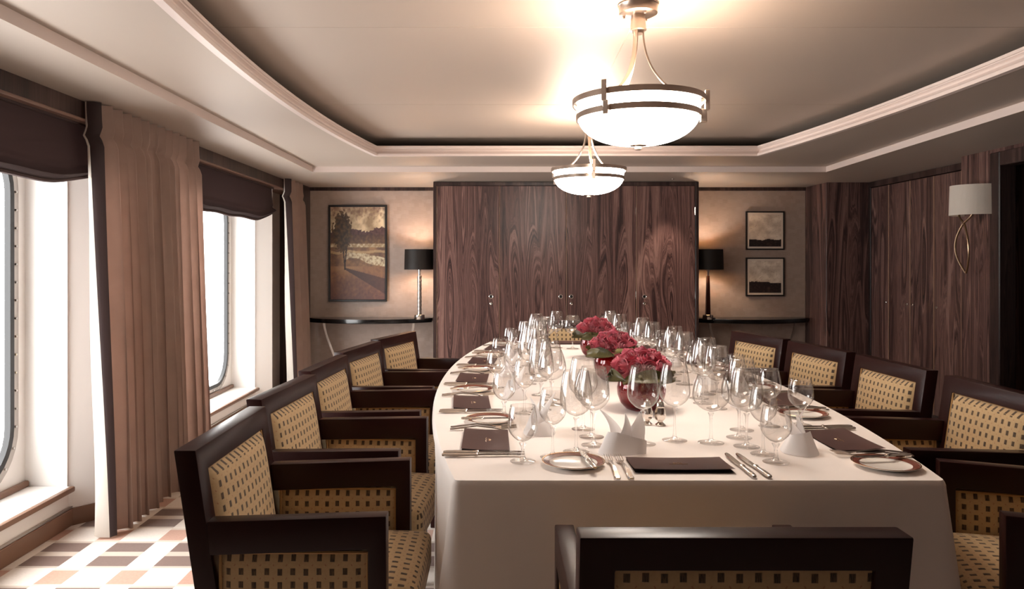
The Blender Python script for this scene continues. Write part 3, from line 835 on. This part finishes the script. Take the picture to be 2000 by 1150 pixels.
pts = []
ns, ne = 46, 26
for i in range(ne): pts.append((TX+hw(Y0)*(1-2*i/ne), Y0))             # near end, right to left
for i in range(ns): y = Y0+(Y1-Y0)*i/ns; pts.append((TX-hw(y), y))
for i in range(ne): pts.append((TX-hw(Y1)*(1-2*i/ne), Y1))
for i in range(ns): y = Y1+(Y0-Y1)*i/ns; pts.append((TX+hw(y), y))
# add a tight arc at each corner
def rounded(pts, corners, r=.016, k=5):
    out = []
    N = len(pts)
    for i, p in enumerate(pts):
        if i in corners:
            p = Vector(p); a = (Vector(pts[i-1])-p).normalized(); b = (Vector(pts[(i+1) % N])-p).normalized()
            A, D = p+a*r, p+b*r
            for j in range(k+1):
                q = j/k; out.append(tuple(A*(1-q)**2+p*2*q*(1-q)+D*q*q))
        else: out.append(p)
    return out
def push(y):
    T_ = [(1.9, 0), (2.42, 0), (2.6, .035), (3.1, .055), (3.7, .07), (4.4, .08), (4.75, .125), (5.15, .125), (5.3, .0), (9, 0)]
    for (a, p), (b, q) in zip(T_, T_[1:]):
        if y <= b: k = max(0, (y-a)/(b-a)); return p+(q-p)*k*k*(3-2*k)
    return 0
pts = rounded(pts, (0, ne, ne+ns, 2*ne+ns))
NP = len(pts)
corn = [Vector((TX+s*hw(y), y)) for s in (-1, 1) for y in (Y0, Y1)]
bm = B(); rows = []
nearc = [c for c in corn if c.y < 3]
drop = [(0, 0), (-.006, .004), (-.014, .007), (-.03, .0085)] + [(-.03-.69*j/14, .0085) for j in range(1, 15)]
acc = 0
for i in range(NP):
    p = Vector(pts[i]); d = (Vector(pts[(i+1) % NP])-Vector(pts[i-1])).normalized(); nrm = Vector((d.y, -d.x))
    if nrm.dot(p-Vector((TX, 3.63))) < 0: nrm = -nrm
    acc += (p-Vector(pts[i-1])).length if i else 0
    cd = min((p-c).length for c in corn)
    side = abs(nrm.x) > .7
    col = []
    for dz, o_ in drop:
        h = max(0, (-dz-.03)/.69)
        fl = h*((.012 if side else .03) + (.075 if p.y < 3 else .012)*math.exp(-(cd/.075)**2)) + h*.008*math.sin(acc*17) + h*.016*math.sin(acc*60)*math.exp(-((cd-.12)/.10)**2)
        if side: fl -= push(p.y)*max(0, min(1, (-dz-.03)/.06))
        if not side: fl += .01*h*math.sin(acc*6)
        q = p+nrm*(o_+fl); col.append(bm.verts.new((q.x, q.y, TH+dz)))
    rows.append(col)
for i in range(NP):
    A, D = rows[i], rows[(i+1) % NP]
    for k in range(len(drop)-1): bm.faces.new((A[k], A[k+1], D[k+1], D[k]))
bm.faces.new([r_[0] for r_ in rows])
top = [f for f in bm.faces if len(f.verts) > 4]
bmesh.ops.triangulate(bm, faces=top)
cl = obj('tablecloth', bm, M['linen'], None, angle=50)
tag(cl, 'long white linen tablecloth hanging to the floor over the dining table', 'tablecloth')

# ------------------------------------------------------------------ armchairs
CW, BR = .57, .27
def make_chair():
    t = thing('armchair', 'x', 'chair', group='dining armchairs around the table')
    hx = CW/2; fr = .062; lean = .15; th = .055
    def yr(z): return -BR+(.85-z)*lean
    def slab(bm, xa, xb, za, zb, y_off0=0, y_off1=th, bev=.004):
        hexa(bm, [(xa, yr(za)+y_off0, za), (xb, yr(za)+y_off0, za), (xb, yr(za)+y_off1, za), (xa, yr(za)+y_off1, za),
                  (xa, yr(zb)+y_off0, zb), (xb, yr(zb)+y_off0, zb), (xb, yr(zb)+y_off1, zb), (xa, yr(zb)+y_off1, zb)], bev)
    bm = B()
    oc = [(-hx, .40), (hx, .40), (hx, .85), (-hx, .85)]; ic = [(-hx+fr, .455), (hx-fr, .455), (hx-fr, .789), (-hx+fr, .789)]
    L = [[bm.verts.new((x, yr(z)+d, z)) for x, z in q] for q, d in ((oc, 0), (ic, 0), (ic, th), (oc, th))]
    for A, D in zip(L, L[1:]+L[:1]):
        for i in range(4): bm.faces.new((A[i], A[(i+1) % 4], D[(i+1) % 4], D[i]))
    bevel_sharp(bm, .004)
    obj('back_frame', bm, M['mahogany'], t)
    up = V(0, -lean, 1).normalized(); nrm = V(1, 0, 0).cross(up)          # points backwards
    zc = .622; hh = .335/up.z
    bm = B(); m4 = frame_mtx((0, yr(zc)+th-.012, zc), (-1, 0, 0), -nrm)
    rim = cushion(bm, CW-2*fr, hh, .034, m4, 16, 14, 10)
    rp = [v.co+(-nrm)*.004 for v in rim]
    obj('back_cushion', bm, M['fabric'], t, uv=True, angle=60)
    bm = B(); tube(bm, rp, .0045, 6, closed=True); obj('back_piping', bm, M['piping'], t)
    bm = B(); m4 = frame_mtx((0, yr(zc)+.010, zc), (1, 0, 0), nrm); cushion(bm, CW-2*fr, hh, .006, m4, 8, 8, 10); obj('rear_panel', bm, M['fabric'], t, uv=True, angle=60)
    for s in (-1, 1):
        xo, xi = s*hx, s*(hx-.046)
        xa, xb = min(xo, xi), max(xo, xi)
        bm = B()
        yb = yr(.64)+th-.004
        pf = [(yb, .672), (.26, .686), (.26, .30), (.214, .30), (.214, .602), (yb+.005, .588)]
        A = [bm.verts.new((xa, y, z)) for y, z in pf]; D = [bm.verts.new((xb, y, z)) for y, z in pf]
        bm.faces.new(A[::-1]); bm.faces.new(D)
        for i in range(6): bm.faces.new((A[i], A[(i+1) % 6], D[(i+1) % 6], D[i]))
        bevel_sharp(bm, .004)
        box(bm, xa, xb, yr(.31)+th-.01, .2135, .27, .335, .003)
        obj('arm', bm, M['mahogany'], t)
        ya = yr(.46)+th+.0
        bm = B(); pc = (xa+xb)/2
        L, H = .212-ya, .592-.335
        r1 = cushion(bm, L, H, .014, frame_mtx((pc+s*.006, (ya+.212)/2, (.592+.335)/2), (0, s, 0), (s, 0, 0)), 12, 8, 12)
        r2 = cushion(bm, L, H, .014, frame_mtx((pc-s*.006, (ya+.212)/2, (.592+.335)/2), (0, -s, 0), (-s, 0, 0)), 12, 8, 12)
        p1 = [v.co+V(s*.006, 0, 0) for v in r1]; p2 = [v.co-V(s*.006, 0, 0) for v in r2]
        obj('side_panel', bm, M['fabric'], t, uv=True, angle=60)
        bm = B(); tube(bm, p1, .004, 6, closed=True); tube(bm, p2, .004, 6, closed=True); obj('side_piping', bm, M['piping'], t)
        bm = B(); hexa(bm, [(xa+.006, .216, 0), (xb-.006, .216, 0), (xb-.006, .25, 0), (xa+.006, .25, 0), (xa, .212, .302), (xb, .212, .302), (xb, .258, .302), (xa, .258, .302)], .003); obj('leg', bm, M['mahogany'], t)
        xa, xb = (-hx, -hx+.05) if s < 0 else (hx-.05, hx)
        bm = B(); y4 = yr(.40)
        hexa(bm, [(xa+.006, y4-.02, 0), (xb-.006, y4-.02, 0), (xb-.006, y4+.018, 0), (xa+.006, y4+.018, 0), (xa, y4, .402), (xb, y4, .402), (xb, y4+th, .402), (xa, y4+th, .402)], .003); obj('leg', bm, M['mahogany'], t)
    bm = B(); box(bm, -hx+.047, hx-.047, .20, .245, .27, .352, .003); box(bm, -hx+.05, hx-.05, yr(.3)+th-.02, yr(.3)+th+.02, .27, .352, .003); obj('seat_rail', bm, M['mahogany'], t)
    bm = B()
    sw, y0, y1 = CW/2-.049, yr(.48)+th+.014, .33
    box(bm, -sw, sw, y0, y1, .352, .465, .022, 3)
    bmesh.ops.subdivide_edges(bm, edges=[e for e in bm.edges if e.calc_length() > .2], cuts=7, use_grid_fill=True)
    for v in bm.verts:
        if v.co.z > .44: v.co.z += .022*max(0, 1-(v.co.x/sw)**4)*max(0, 1-((v.co.y-(y0+y1)/2)/((y1-y0)/2))**4)
    obj('seat', bm, M['fabric'], t, uv=True, angle=60)
    return t
chair0 = make_chair(); first = [True]
def place_chair(pn, pf, side, label):
    """pn, pf: rear top corners of the back; side +1 faces +X, -1 faces -X"""
    a, b = Vector(pn), Vector(pf); mid = (a+b)/2; wdir = (b-a).normalized()
    face = Vector((wdir.y, -wdir.x))
    if face.dot(Vector((side, 0))) < 0: face = -face
    put_chair(mid+face*BR, math.atan2(face.y, face.x)-PI/2, label)
def put_chair(p, rz, label):
    if first[0]:
        first[0] = False; o = chair0; o.location = (p[0], p[1], 0); o.rotation_euler = (0, 0, rz); o['label'] = label
    else: dup(chair0, (p[0], p[1], 0), rz, label)
ORD = ['nearest', 'second', 'middle', 'fourth', 'farthest']
LC = [((-.80, 1.857), (-.80, 2.41)), ((-.85, 2.54), (-.80, 3.10)), ((-.845, 3.2), (-.80, 3.75)), ((-.835, 3.86), (-.73, 4.41)), ((-.75, 4.5), (-.585, 5.03))]
RC = [((1.787, 1.71), (1.94, 2.27)), ((1.93, 2.52), (1.92, 3.07)), ((1.92, 3.22), (1.89, 3.77)), ((1.88, 3.87), (1.80, 4.42)), ((1.80, 4.53), (1.67, 5.06))]
for i, (a, b) in enumerate(LC): place_chair(a, b, 1, ORD[i]+' dark wooden armchair with gold spotted fabric on the window side of the table')
for i, (a, b) in enumerate(RC): place_chair(a, b, -1, ORD[i]+' dark wooden armchair with gold spotted fabric on the cupboard side of the table')
put_chair((.43, 1.264+BR), 0, 'dark wooden armchair seen from behind at the near end of the table')
put_chair((.56, 5.70), PI, 'dark wooden armchair facing the camera at the far end of the table')

# ------------------------------------------------------------------ tableware prototypes (meshes)
def keep(bm, m, smooth=True, angle=40, name='m'):
    o = obj(name, bm, m, None, smooth, angle); me = o.data; bpy.data.objects.remove(o); return me
def glass_meshes(bowl, stem_h, foot_r, stem_r=.0042):
    """bowl: (r, z) from bottom to rim, z measured above the stem top"""
    bm = B()
    inner = [(max(0, r-.0012), z+.0015 if i == 0 else z) for i, (r, z) in enumerate(bowl)]
    prof = [(r, z+stem_h) for r, z in bowl]+[(r, z+stem_h) for r, z in inner[::-1]]
    lathe(bm, prof, 36); b = keep(bm, M['glass'], name='bowl', angle=80)
    bm = B(); h = stem_h
    lathe(bm, [(0, .006), (.010, .006), (stem_r*1.3, .018), (stem_r, .035), (stem_r*.85, h*.6), (stem_r*1.2, h-.012), (stem_r*2.4, h-.002), (0, h+.001)], 14); s = keep(bm, M['solid_glass'], name='stem', angle=80)
    bm = B(); lathe(bm, [(0, 0), (foot_r, 0), (foot_r+.0005, .0012), (foot_r*.95, .0022), (foot_r*.5, .0042), (.012, .0075), (.006, .013), (0, .014)], 32); f = keep(bm, M['glass'], name='foot', angle=80)
    return b, s, f
def curve(rmax, hb, rim, zmax=.42, n=14):
    """ovoid bowl profile"""
    out = [(0, 0)]
    for i in range(1, n+1):
        q = i/n
        if q <= zmax: r = rmax*math.sin(PI/2*(q/zmax))**.62
        else: k = (q-zmax)/(1-zmax); r = rmax+(rim-rmax)*(k**1.7)
        out.append((r, q*hb))
    return out
GL = {
 'goblet': (glass_meshes(curve(.043, .105, .035, .45), .055, .036, .005), 'water_goblet'),
 'white': (glass_meshes(curve(.040, .108, .030, .42), .092, .036), 'white_wine_glass'),
 'tall': (glass_meshes(curve(.049, .138, .037, .36), .105, .039), 'red_wine_glass'),
 'balloon': (glass_meshes(curve(.057, .122, .039, .42), .096, .040), 'balloon_glass'),
}
def mk_knife(L=.24, bl=.135, scale=1.0):
    bm = B(); hl = L-bl
    prof = [(0, .004), (.03, .0052), (.10, .0062), (.35, .0068), (.7, .0055), (.9, .0048), (.93, .0068), (.97, .0068), (1, .005)]
    rows = []
    for q, r in prof:
        rows.append([bm.verts.new((r*1.35*math.cos(2*PI*k/10), -L/2+q*hl, .0065+r*.8*math.sin(2*PI*k/10))) for k in range(10)])
    for a, b in zip(rows, rows[1:]):
        for k in range(10): bm.faces.new((a[k], a[(k+1) % 10], b[(k+1) % 10], b[k]))
    bm.faces.new(rows[0][::-1]); bm.faces.new(rows[-1]); h = keep(bm, M['silver'], name='handle')
    bm = B()
    out = [(-.006, -L/2+hl-.003), (-.010, -L/2+hl+.02), (-.0105, L/2-.03), (-.006, L/2-.006), (.001, L/2), (.006, L/2-.012), (.007, L/2-.04), (.006, -L/2+hl-.003)]
    lo = [bm.verts.new((x, y, .0055)) for x, y in out]; hi = [bm.verts.new((x*.8, y, .0078)) for x, y in out]
    for i in range(8): bm.faces.new((lo[i], lo[(i+1) % 8], hi[(i+1) % 8], hi[i]))
    bm.faces.new(lo[::-1]); bm.faces.new(hi); b = keep(bm, M['silver'], name='blade')
    return h, b
def mk_fork(L=.225):
    bm = B()
    def zc(y): # arched profile
        q = (y+L/2)/L; return .003+.010*math.sin(PI*min(1, q*1.25))**2+(.004 if q > .8 else 0)
    ysn = [(-L/2, .0055), (-L/2+.01, .0085), (-L/2+.04, .0075), (-L/2+.09, .0038), (-L/2+.14, .003), (-L/2+.155, .006)]
    rows = []
    for y, w_ in ysn: rows.append([bm.verts.new(q) for q in ((-w_, y, zc(y)), (w_, y, zc(y)), (w_*.7, y, zc(y)+.003), (-w_*.7, y, zc(y)+.003))])
    for a, b in zip(rows, rows[1:]):
        for k in range(4): bm.faces.new((a[k], a[(k+1) % 4], b[(k+1) % 4], b[k]))
    bm.faces.new(rows[0][::-1]); bm.faces.new(rows[-1]); h = keep(bm, M['silver'], name='handle')
    bm = B(); y0 = -L/2+.153
    hexa(bm, [(-.006, y0, zc(y0)), (.006, y0, zc(y0)), (.0115, y0+.022, zc(y0+.022)), (-.0115, y0+.022, zc(y0+.022)), (-.006, y0, zc(y0)+.0025), (.006, y0, zc(y0)+.0025), (.0115, y0+.022, zc(y0+.022)+.002), (-.0115, y0+.022, zc(y0+.022)+.002)])
    for k in range(4):
        x = -.0098+.00653*k
        tube(bm, [(x, y0+.020, zc(y0+.02)+.001), (x, y0+.045, zc(y0+.045)+.001), (x*.97, L/2, .010)], [.0018, .0017, .0010], 5)
    tn = keep(bm, M['silver'], name='tines'); return h, tn
KN, BK, FK = mk_knife(), mk_knife(.175, .095), mk_fork()
def mk_plate(r=.088):
    bm = B(); lathe(bm, [(0, .004), (r*.60, .004), (r*.66, .0055), (r*.98, .0125), (r, .0135), (r*.99, .0115), (r*.66, .002), (r*.55, .0), (0, 0)], 48); a = keep(bm, M['china'], name='plate')
    bm = B(); lathe(bm, [(r*.76, .0088), (r*.95, .0130)], 48); b = keep(bm, mat('plate_band', (122, 66, 52), .25), name='rim_band')
    bm = B(); lathe(bm, [(r*.965, .0133), (r*.995, .0141), (r*1.004, .0131)], 48); c = keep(bm, mat('gold_edge', (188, 140, 96), .25, 1), name='gilt_edge')
    return a, b, c
PL = mk_plate()
def mk_menu():
    W_, D_ = .272, .146
    def f(u, v):
        x = (u-.5)*W_; y = (v-.5)*D_
        return V(x, y, .004+.006*(1-v)**3+.004*(abs(2*u-1))**2*.6)
    bm = B(); grid(bm, 12, 6, f); thicken(bm, -.0022); a = keep(bm, M['leather'], name='cover')
    bm = B(); grid(bm, 12, 6, lambda u, v: V((u-.5)*W_*.985, (v-.5)*D_*.985, .001+.001*(1-v)**2)); thicken(bm, -.001); b = keep(bm, mat('menu_leaf', (52, 36, 36), .6), name='back_cover')
    # small blocked crest: a coronet over a flourish
    bm = B()
    def z(x, y): return f(x/W_+.5, y/D_+.5).z+.0004
    cy = .006
    for pts in ([(-.010, 0), (-.012, .009), (-.006, .004), (0, .011), (.006, .004), (.012, .009), (.010, 0)], [(-.026, -.004), (-.013, -.007), (0, -.004), (.013, -.007), (.026, -.004)]):
        tube(bm, [(x, cy+y, z(x, cy+y)) for x, y in pts], .0009, 5)
    c = keep(bm, M['foil'], name='crest'); return a, b, c
MN = mk_menu()
def mk_napkin(seed):
    rnd = random.Random(seed); bm = B()
    J = lambda p: Vector(p)+V(rnd.uniform(-.004, .004), rnd.uniform(-.004, .004), 0 if p[2] < .01 else rnd.uniform(-.005, .005))
    def quad(bl, br, tr, tl, bulge=V(0, 0, 0), n=8):
        bl, br, tr, tl = map(Vector, (bl, br, tr, tl))
        def f(u, v):
            p = (bl*(1-u)+br*u)*(1-v)+(tl*(1-u)+tr*u)*v
            return p+Vector(bulge)*(4*u*(1-u))*(1-.5*v)
        grid(bm, n, n, f)
    BLf, BRf, TRf, TLf = J((-.035, -.052, .001)), J((.066, -.036, .001)), J((.076, -.022, .034)), J((-.018, -.026, .070))
    BLl, TLl = J((-.074, -.012, .001)), J((-.040, .0, .064))
    BK1, BK2 = J((.048, .042, .001)), J((-.040, .046, .001)); TK1, TK2 = J((.040, .022, .050)), J((-.026, .026, .056))
    quad(BLf, BRf, TRf, TLf, (0, -.010, .002)); quad(BLl, BLf, TLf, TLl, (-.005, -.004, 0))
    quad(BRf, BK1, TK1, TRf, (.008, 0, 0)); quad(BK1, BK2, TK2, TK1, (0, .008, 0)); quad(BK2, BLl, TLl, TK2, (-.006, .004, 0))
    def tip(a, b, t, bend):
        a, b, t, bend = map(Vector, (a, b, t, bend))
        def f(u, v):
            m_ = (a*(1-u)+b*u); w_ = (1-v)**.85
            c_ = (a+b)/2
            base = c_+(m_-c_)*w_
            return base+(t-c_)*v+bend*math.sin(v*PI)+Vector((0, -.010, 0))*(1-(2*u-1)**2)*(1-v)
        grid(bm, 6, 10, f)
    tip(J((-.034, -.012, .050)), J((.022, .020, .046)), J((-.046, .050, .122)), (.012, 0, 0))
    tip(J((-.006, -.014, .050)), J((.036, -.004, .044)), J((.016, .004, .118)), (.004, -.004, 0))
    tip(J((.018, .010, .044)), J((.070, -.008, .032)), J((.048, -.030, .124)), (.010, .006, 0))
    bmesh.ops.remove_doubles(bm, verts=bm.verts, dist=.0006)
    thicken(bm, .0012); return keep(bm, M['napkin'], name='napkin', angle=50)
NP_ = [mk_napkin(s) for s in range(3)]

# ------------------------------------------------------------------ place settings
def top(name, label, cat, group, loc, rz, parts):
    t = thing(name, label, cat, loc, rz, group)
    for pn, me in parts: inst(pn, me, t)
    return t
TZ = TH+.0008
GARC = [('goblet', .24, .115), ('white', .205, .195), ('tall', .14, .265), ('balloon', .04, .318), ('tall', -.07, .326), ('tall', -.173, .297)]
GARC_N = [('goblet', .285, .038), ('white', .282, .126), ('tall', .262, .216), ('balloon', .168, .266), ('tall', .060, .295), ('tall', -.05, .25)]
GARC_L1 = [('goblet', .236, .109), ('white', .190, .197), ('tall', .130, .272), ('tall', .052, .336), ('balloon', -.06, .342), ('tall', -.170, .33)]
GARC_R1 = [('goblet', .236, .030), ('white', .215, .147), ('tall', .155, .262), ('balloon', .048, .306)]
def gl_label(kind, idx, pl):
    return {0: 'short stemmed clear water goblet at the '+pl, 1: 'medium clear wine glass beside the water goblet at the '+pl}.get(idx) or (
        'wide clear balloon wine glass at the '+pl if kind == 'balloon' else
        {2: 'third clear glass from the right, tall, at the ', 3: 'fourth clear glass from the right, tall, at the ', 4: 'fifth clear glass from the right, tall, at the ', 5: 'leftmost tall clear glass at the '}[idx]+pl)
def setting(cx, cy, ang, pl, arc, seed):
    """ang: direction the guest faces"""
    rnd = random.Random(seed)
    fx, fy = math.cos(ang), math.sin(ang); rx, ry = fy, -fx
    rz = ang-PI/2
    def P(r, u, z=TZ): return (cx+rx*r+fx*u, cy+ry*r+fy*u, z)
    j = lambda s=.006: rnd.uniform(-s, s)
    top('menu_card', 'brown leatherette menu folder at the '+pl, 'menu', 'menus', P(0, 0), rz+j(.03), [('cover', MN[0]), ('back_cover', MN[1]), ('crest', MN[2])])
    top('table_knife', 'silver knife nearest the menu at the '+pl, 'knife', 'table knives', P((.167 if arc is GARC_N else .156)+j(.002), -.004), rz+.02+j(.02), [('handle', KN[0]), ('blade', KN[1])])
    top('table_knife', 'outer silver knife at the '+pl, 'knife', 'table knives', P((.205 if arc is GARC_N else .186)+j(.002), -.006), rz+.02+j(.02), [('handle', KN[0]), ('blade', KN[1])])
    top('table_fork', 'silver fork nearest the menu at the '+pl, 'fork', 'table forks', P(-.156, -.022 if arc is GARC_N else -.010), rz+j(.03), [('handle', FK[0]), ('tines', FK[1])])
    top('table_fork', 'outer silver fork at the '+pl, 'fork', 'table forks', P(-.188, -.022 if arc is GARC_N else -.010), rz+j(.03), [('handle', FK[0]), ('tines', FK[1])])
    top('bread_plate', 'white bread plate with russet band at the '+pl, 'plate', 'bread plates', P(-.292, .012), rz, [('plate', PL[0]), ('rim_band', PL[1]), ('gilt_edge', PL[2])])
    k = top('butter_knife', 'silver butter knife resting on the bread plate at the '+pl, 'knife', 'butter knives', P(-.252, -.002, TZ+.0138), rz+.12+j(.1), [('handle', BK[0]), ('blade', BK[1])])
    nm = obj_napkin(P(*((-.138, .152) if arc is GARC_N else (-.125+j(), .180+j()))), rz+j(.25), rnd, 'folded white napkin standing at the '+pl)
    for i, (kd, r, u) in enumerate(arc):
        (b, s, f), nm_ = GL[kd]
        q = .001
        top(nm_, gl_label(kd, i, pl), 'glass', 'wine glasses on the table', P(r+j(q), u+j(q)), rnd.uniform(0, 6), [('bowl', b), ('stem', s), ('foot', f)])
def obj_napkin(loc, rz, rnd, label):
    o = inst('napkin', NP_[rnd.randrange(3)], None, loc, (0, 0, rz)); return tag(o, label, 'napkin', 'folded napkins')
SY = [2.354, 2.98, 3.60, 4.22, 4.84]
PN = ['nearest place on the %s side', 'second place on the %s side', 'middle place on the %s side', 'fourth place on the %s side', 'farthest place on the %s side']
for i, y in enumerate(SY):
    dx = -2*.066*(y-3.45)                 # slope of the half width
    for s, nm_ in ((-1, 'window'), (1, 'cupboard')):
        y = SY[i]+(.055 if s > 0 and i == 1 else .02 if s > 0 and i == 2 else 0)
        e = TX+s*(hw(y)-.148)
        ang = math.atan2(-dx*1.0*.9, 1.0) if s < 0 else math.atan2(-dx*.9, -1.0)
        # normals: left edge x=TX-hw -> inward normal (1, hw') ; right edge inward (-1, hw')
        ang = math.atan2(dx*.8, 1.0) if s < 0 else math.atan2(dx*.8, -1.0)
        arc = GARC
        if i == 0: arc = GARC_L1 if s < 0 else GARC_R1; ang = 0 if s < 0 else PI
        if i == 4 and s < 0: arc = GARC[:4]
        setting(e, y, ang, PN[i] % nm_, arc, 10+i*2+(s > 0))
setting(.513, Y0+.135, PI/2, 'near end of the table', GARC_N, 40)
setting(.55, Y1-.15, -PI/2, 'far end of the table', GARC[:4], 41)

# ------------------------------------------------------------------ salt and pepper
def shaker(x, y, label):
    t = thing('shaker', label, 'shaker', (x, y, TZ), group='salt and pepper shakers')
    bm = B(); lathe(bm, [(0, 0), (.017, 0), (.018, .003), (.013, .007), (.008, .012), (.010, .016), (.016, .022), (.019, .032), (.018, .042), (.0145, .056), (.0135, .062), (0, .062)], 16)
    for v in bm.verts:
        a = math.atan2(v.co.y, v.co.x); k = 1+.06*math.cos(8*a)*(1 if .015 < v.co.z < .06 else 0); v.co.x *= k; v.co.y *= k
    obj('body', bm, M['silver'], t)
    bm = B(); lathe(bm, [(.0145, .062), (.0155, .065), (.0135, .069), (.0125, .076), (.009, .083), (.004, .086), (.004, .09), (0, .091)], 16); obj('cap', bm, M['silver'], t)
shaker(.535, 2.60, 'silver salt shaker left of its pair before the nearest rose bowl')
shaker(.577, 2.585, 'silver pepper shaker right of its pair before the nearest rose bowl')

# ------------------------------------------------------------------ rose bowls
def mk_rose(seed):
    rnd = random.Random(seed); bm = B()
    N = 20
    for i in range(N):
        q = i/(N-1); a0 = i*2.399+rnd.uniform(-.2, .2)
        wdt = 1.5-.55*q; r0 = .0025+.0195*q; h = .027-.006*q; z0 = -.003*q
        def pet(u, v):
            a = a0+(u-.5)*2*wdt
            edge = (2*abs(u-.5))**2.4
            belly = math.sin(PI*min(1, v)*.62+.25)
            r = r0*(.30+.80*belly)+.0055*(u-.5)*(1-.3*q) + (.006*q)*max(0, v-.72)*3
            z = z0+h*v*(1-.22*edge) - .010*q*max(0, v-.80)*4*(1-edge)
            return V(r*math.cos(a), r*math.sin(a), z)
        grid(bm, 7, 6, pet)
    bm2 = bm
    lathe(bm, [(0, -.012), (.012, -.010), (.020, .000), (.012, .008), (0, .010)], 12)
    bmesh.ops.recalc_face_normals(bm, faces=bm.faces)
    return keep(bm, M['rose'], name='rose', angle=80)
ROSES = [mk_rose(s) for s in range(3)]
def mk_leaf(kind):
    bm = B()
    L, W_ = .135, .026
    def f(u, v):
        q = v; w_ = W_*math.sin(PI*min(1, .12+.86*q))**.7
        a = (u-.5)*2
        if kind == 1: # rolled
            th = a*2.3; return V(.014*math.sin(th)*(.6+.4*math.sin(PI*q)), (q-.5)*L*.75, .014*(1-math.cos(th))*(.6+.4*math.sin(PI*q))+.006*math.sin(q*PI))
        return V(w_*a, (q-.5)*L, .010*a*a+.022*math.sin(q*PI))
    grid(bm, 8, 12, f); thicken(bm, .0012); return keep(bm, M['leaf'] if kind == 0 else M['leaf_mix'], name='leaf', angle=80)
M['leaf_mix'] = mat('leaf_rolled', (122, 112, 66), .35)
LEAF = [mk_leaf(0), mk_leaf(1)]
def arrangement(x, y, rz, label, seed):
    rnd = random.Random(seed)
    t = thing('rose_bowl', label, 'flowers', (x, y, TZ), rz, 'burgundy rose bowls along the table')
    prof = [(0, .001), (.045, .0), (.060, .006), (.080, .028), (.091, .058), (.093, .085), (.086, .115), (.076, .138), (.072, .150)]
    bm = B(); lathe(bm, prof+[(r-.003, z+.001 if z > .01 else .006) for r, z in prof[::-1]], 40); obj('glass_bowl', bm, M['red_glass'], t, angle=80)
    bm = B(); lathe(bm, [(0, .010), (.048, .010), (.07, .03), (.080, .06), (.082, .085), (.076, .112), (.066, .14), (0, .15)], 24); obj('stem_mass', bm, M['stems'], t, angle=80)
    bm = B(); bmesh.ops.create_uvsphere(bm, u_segments=20, v_segments=12, radius=1, matrix=Matrix.Translation((0, 0, .146)) @ Matrix.Diagonal((.088, .088, .062, 1))); obj('rose_foam', bm, M['stems'], t)
    ring = [(0, 0)]+[(R(37), 2*PI*k/6+.3) for k in range(6)]+[(R(70), 2*PI*k/11) for k in range(11)]
    for i, (po, a) in enumerate(ring):
        s = rnd.uniform(1.20, 1.36); po += rnd.uniform(-.05, .05); a += rnd.uniform(-.06, .06)
        p = V(.090*math.sin(po)*math.cos(a), .090*math.sin(po)*math.sin(a), .148+.066*math.cos(po))
        o = inst('rose', ROSES[i % 3], t, p, (0, 0, 0), (s, s, s))
        o.rotation_euler = (Matrix.Rotation(a, 3, 'Z') @ Matrix.Rotation(po*1.05, 3, 'Y') @ Matrix.Rotation(rnd.uniform(0, 6), 3, 'Z')).to_euler()
    for k in range(10):
        a = 2*PI*k/10+rnd.uniform(-.2, .2); kd = k % 3 == 0
        o = inst('leaf', LEAF[1 if kd else 0], t, (.100*math.cos(a), .100*math.sin(a), .128+rnd.uniform(-.008, .006)), (0, 0, 0))
        if kd: mt = Matrix.Rotation(a+rnd.uniform(.9, 1.2), 3, 'Z') @ Matrix.Rotation(R(-90), 3, 'Z') @ Matrix.Rotation(R(20), 3, 'X')
        else: mt = Matrix.Rotation(a+rnd.uniform(-.35, .35), 3, 'Z') @ Matrix.Rotation(R(62), 3, 'Y')
        o.rotation_euler = mt.to_euler()
    return t
arrangement(.565, 2.86, .3, 'nearest burgundy glass bowl filled with a dome of red roses', 1)
arrangement(.572, 3.58, 1.1, 'middle burgundy glass bowl of red roses on the table', 2)
arrangement(.604, 4.44, 2.0, 'farthest burgundy glass bowl of red roses near the cupboard', 3)
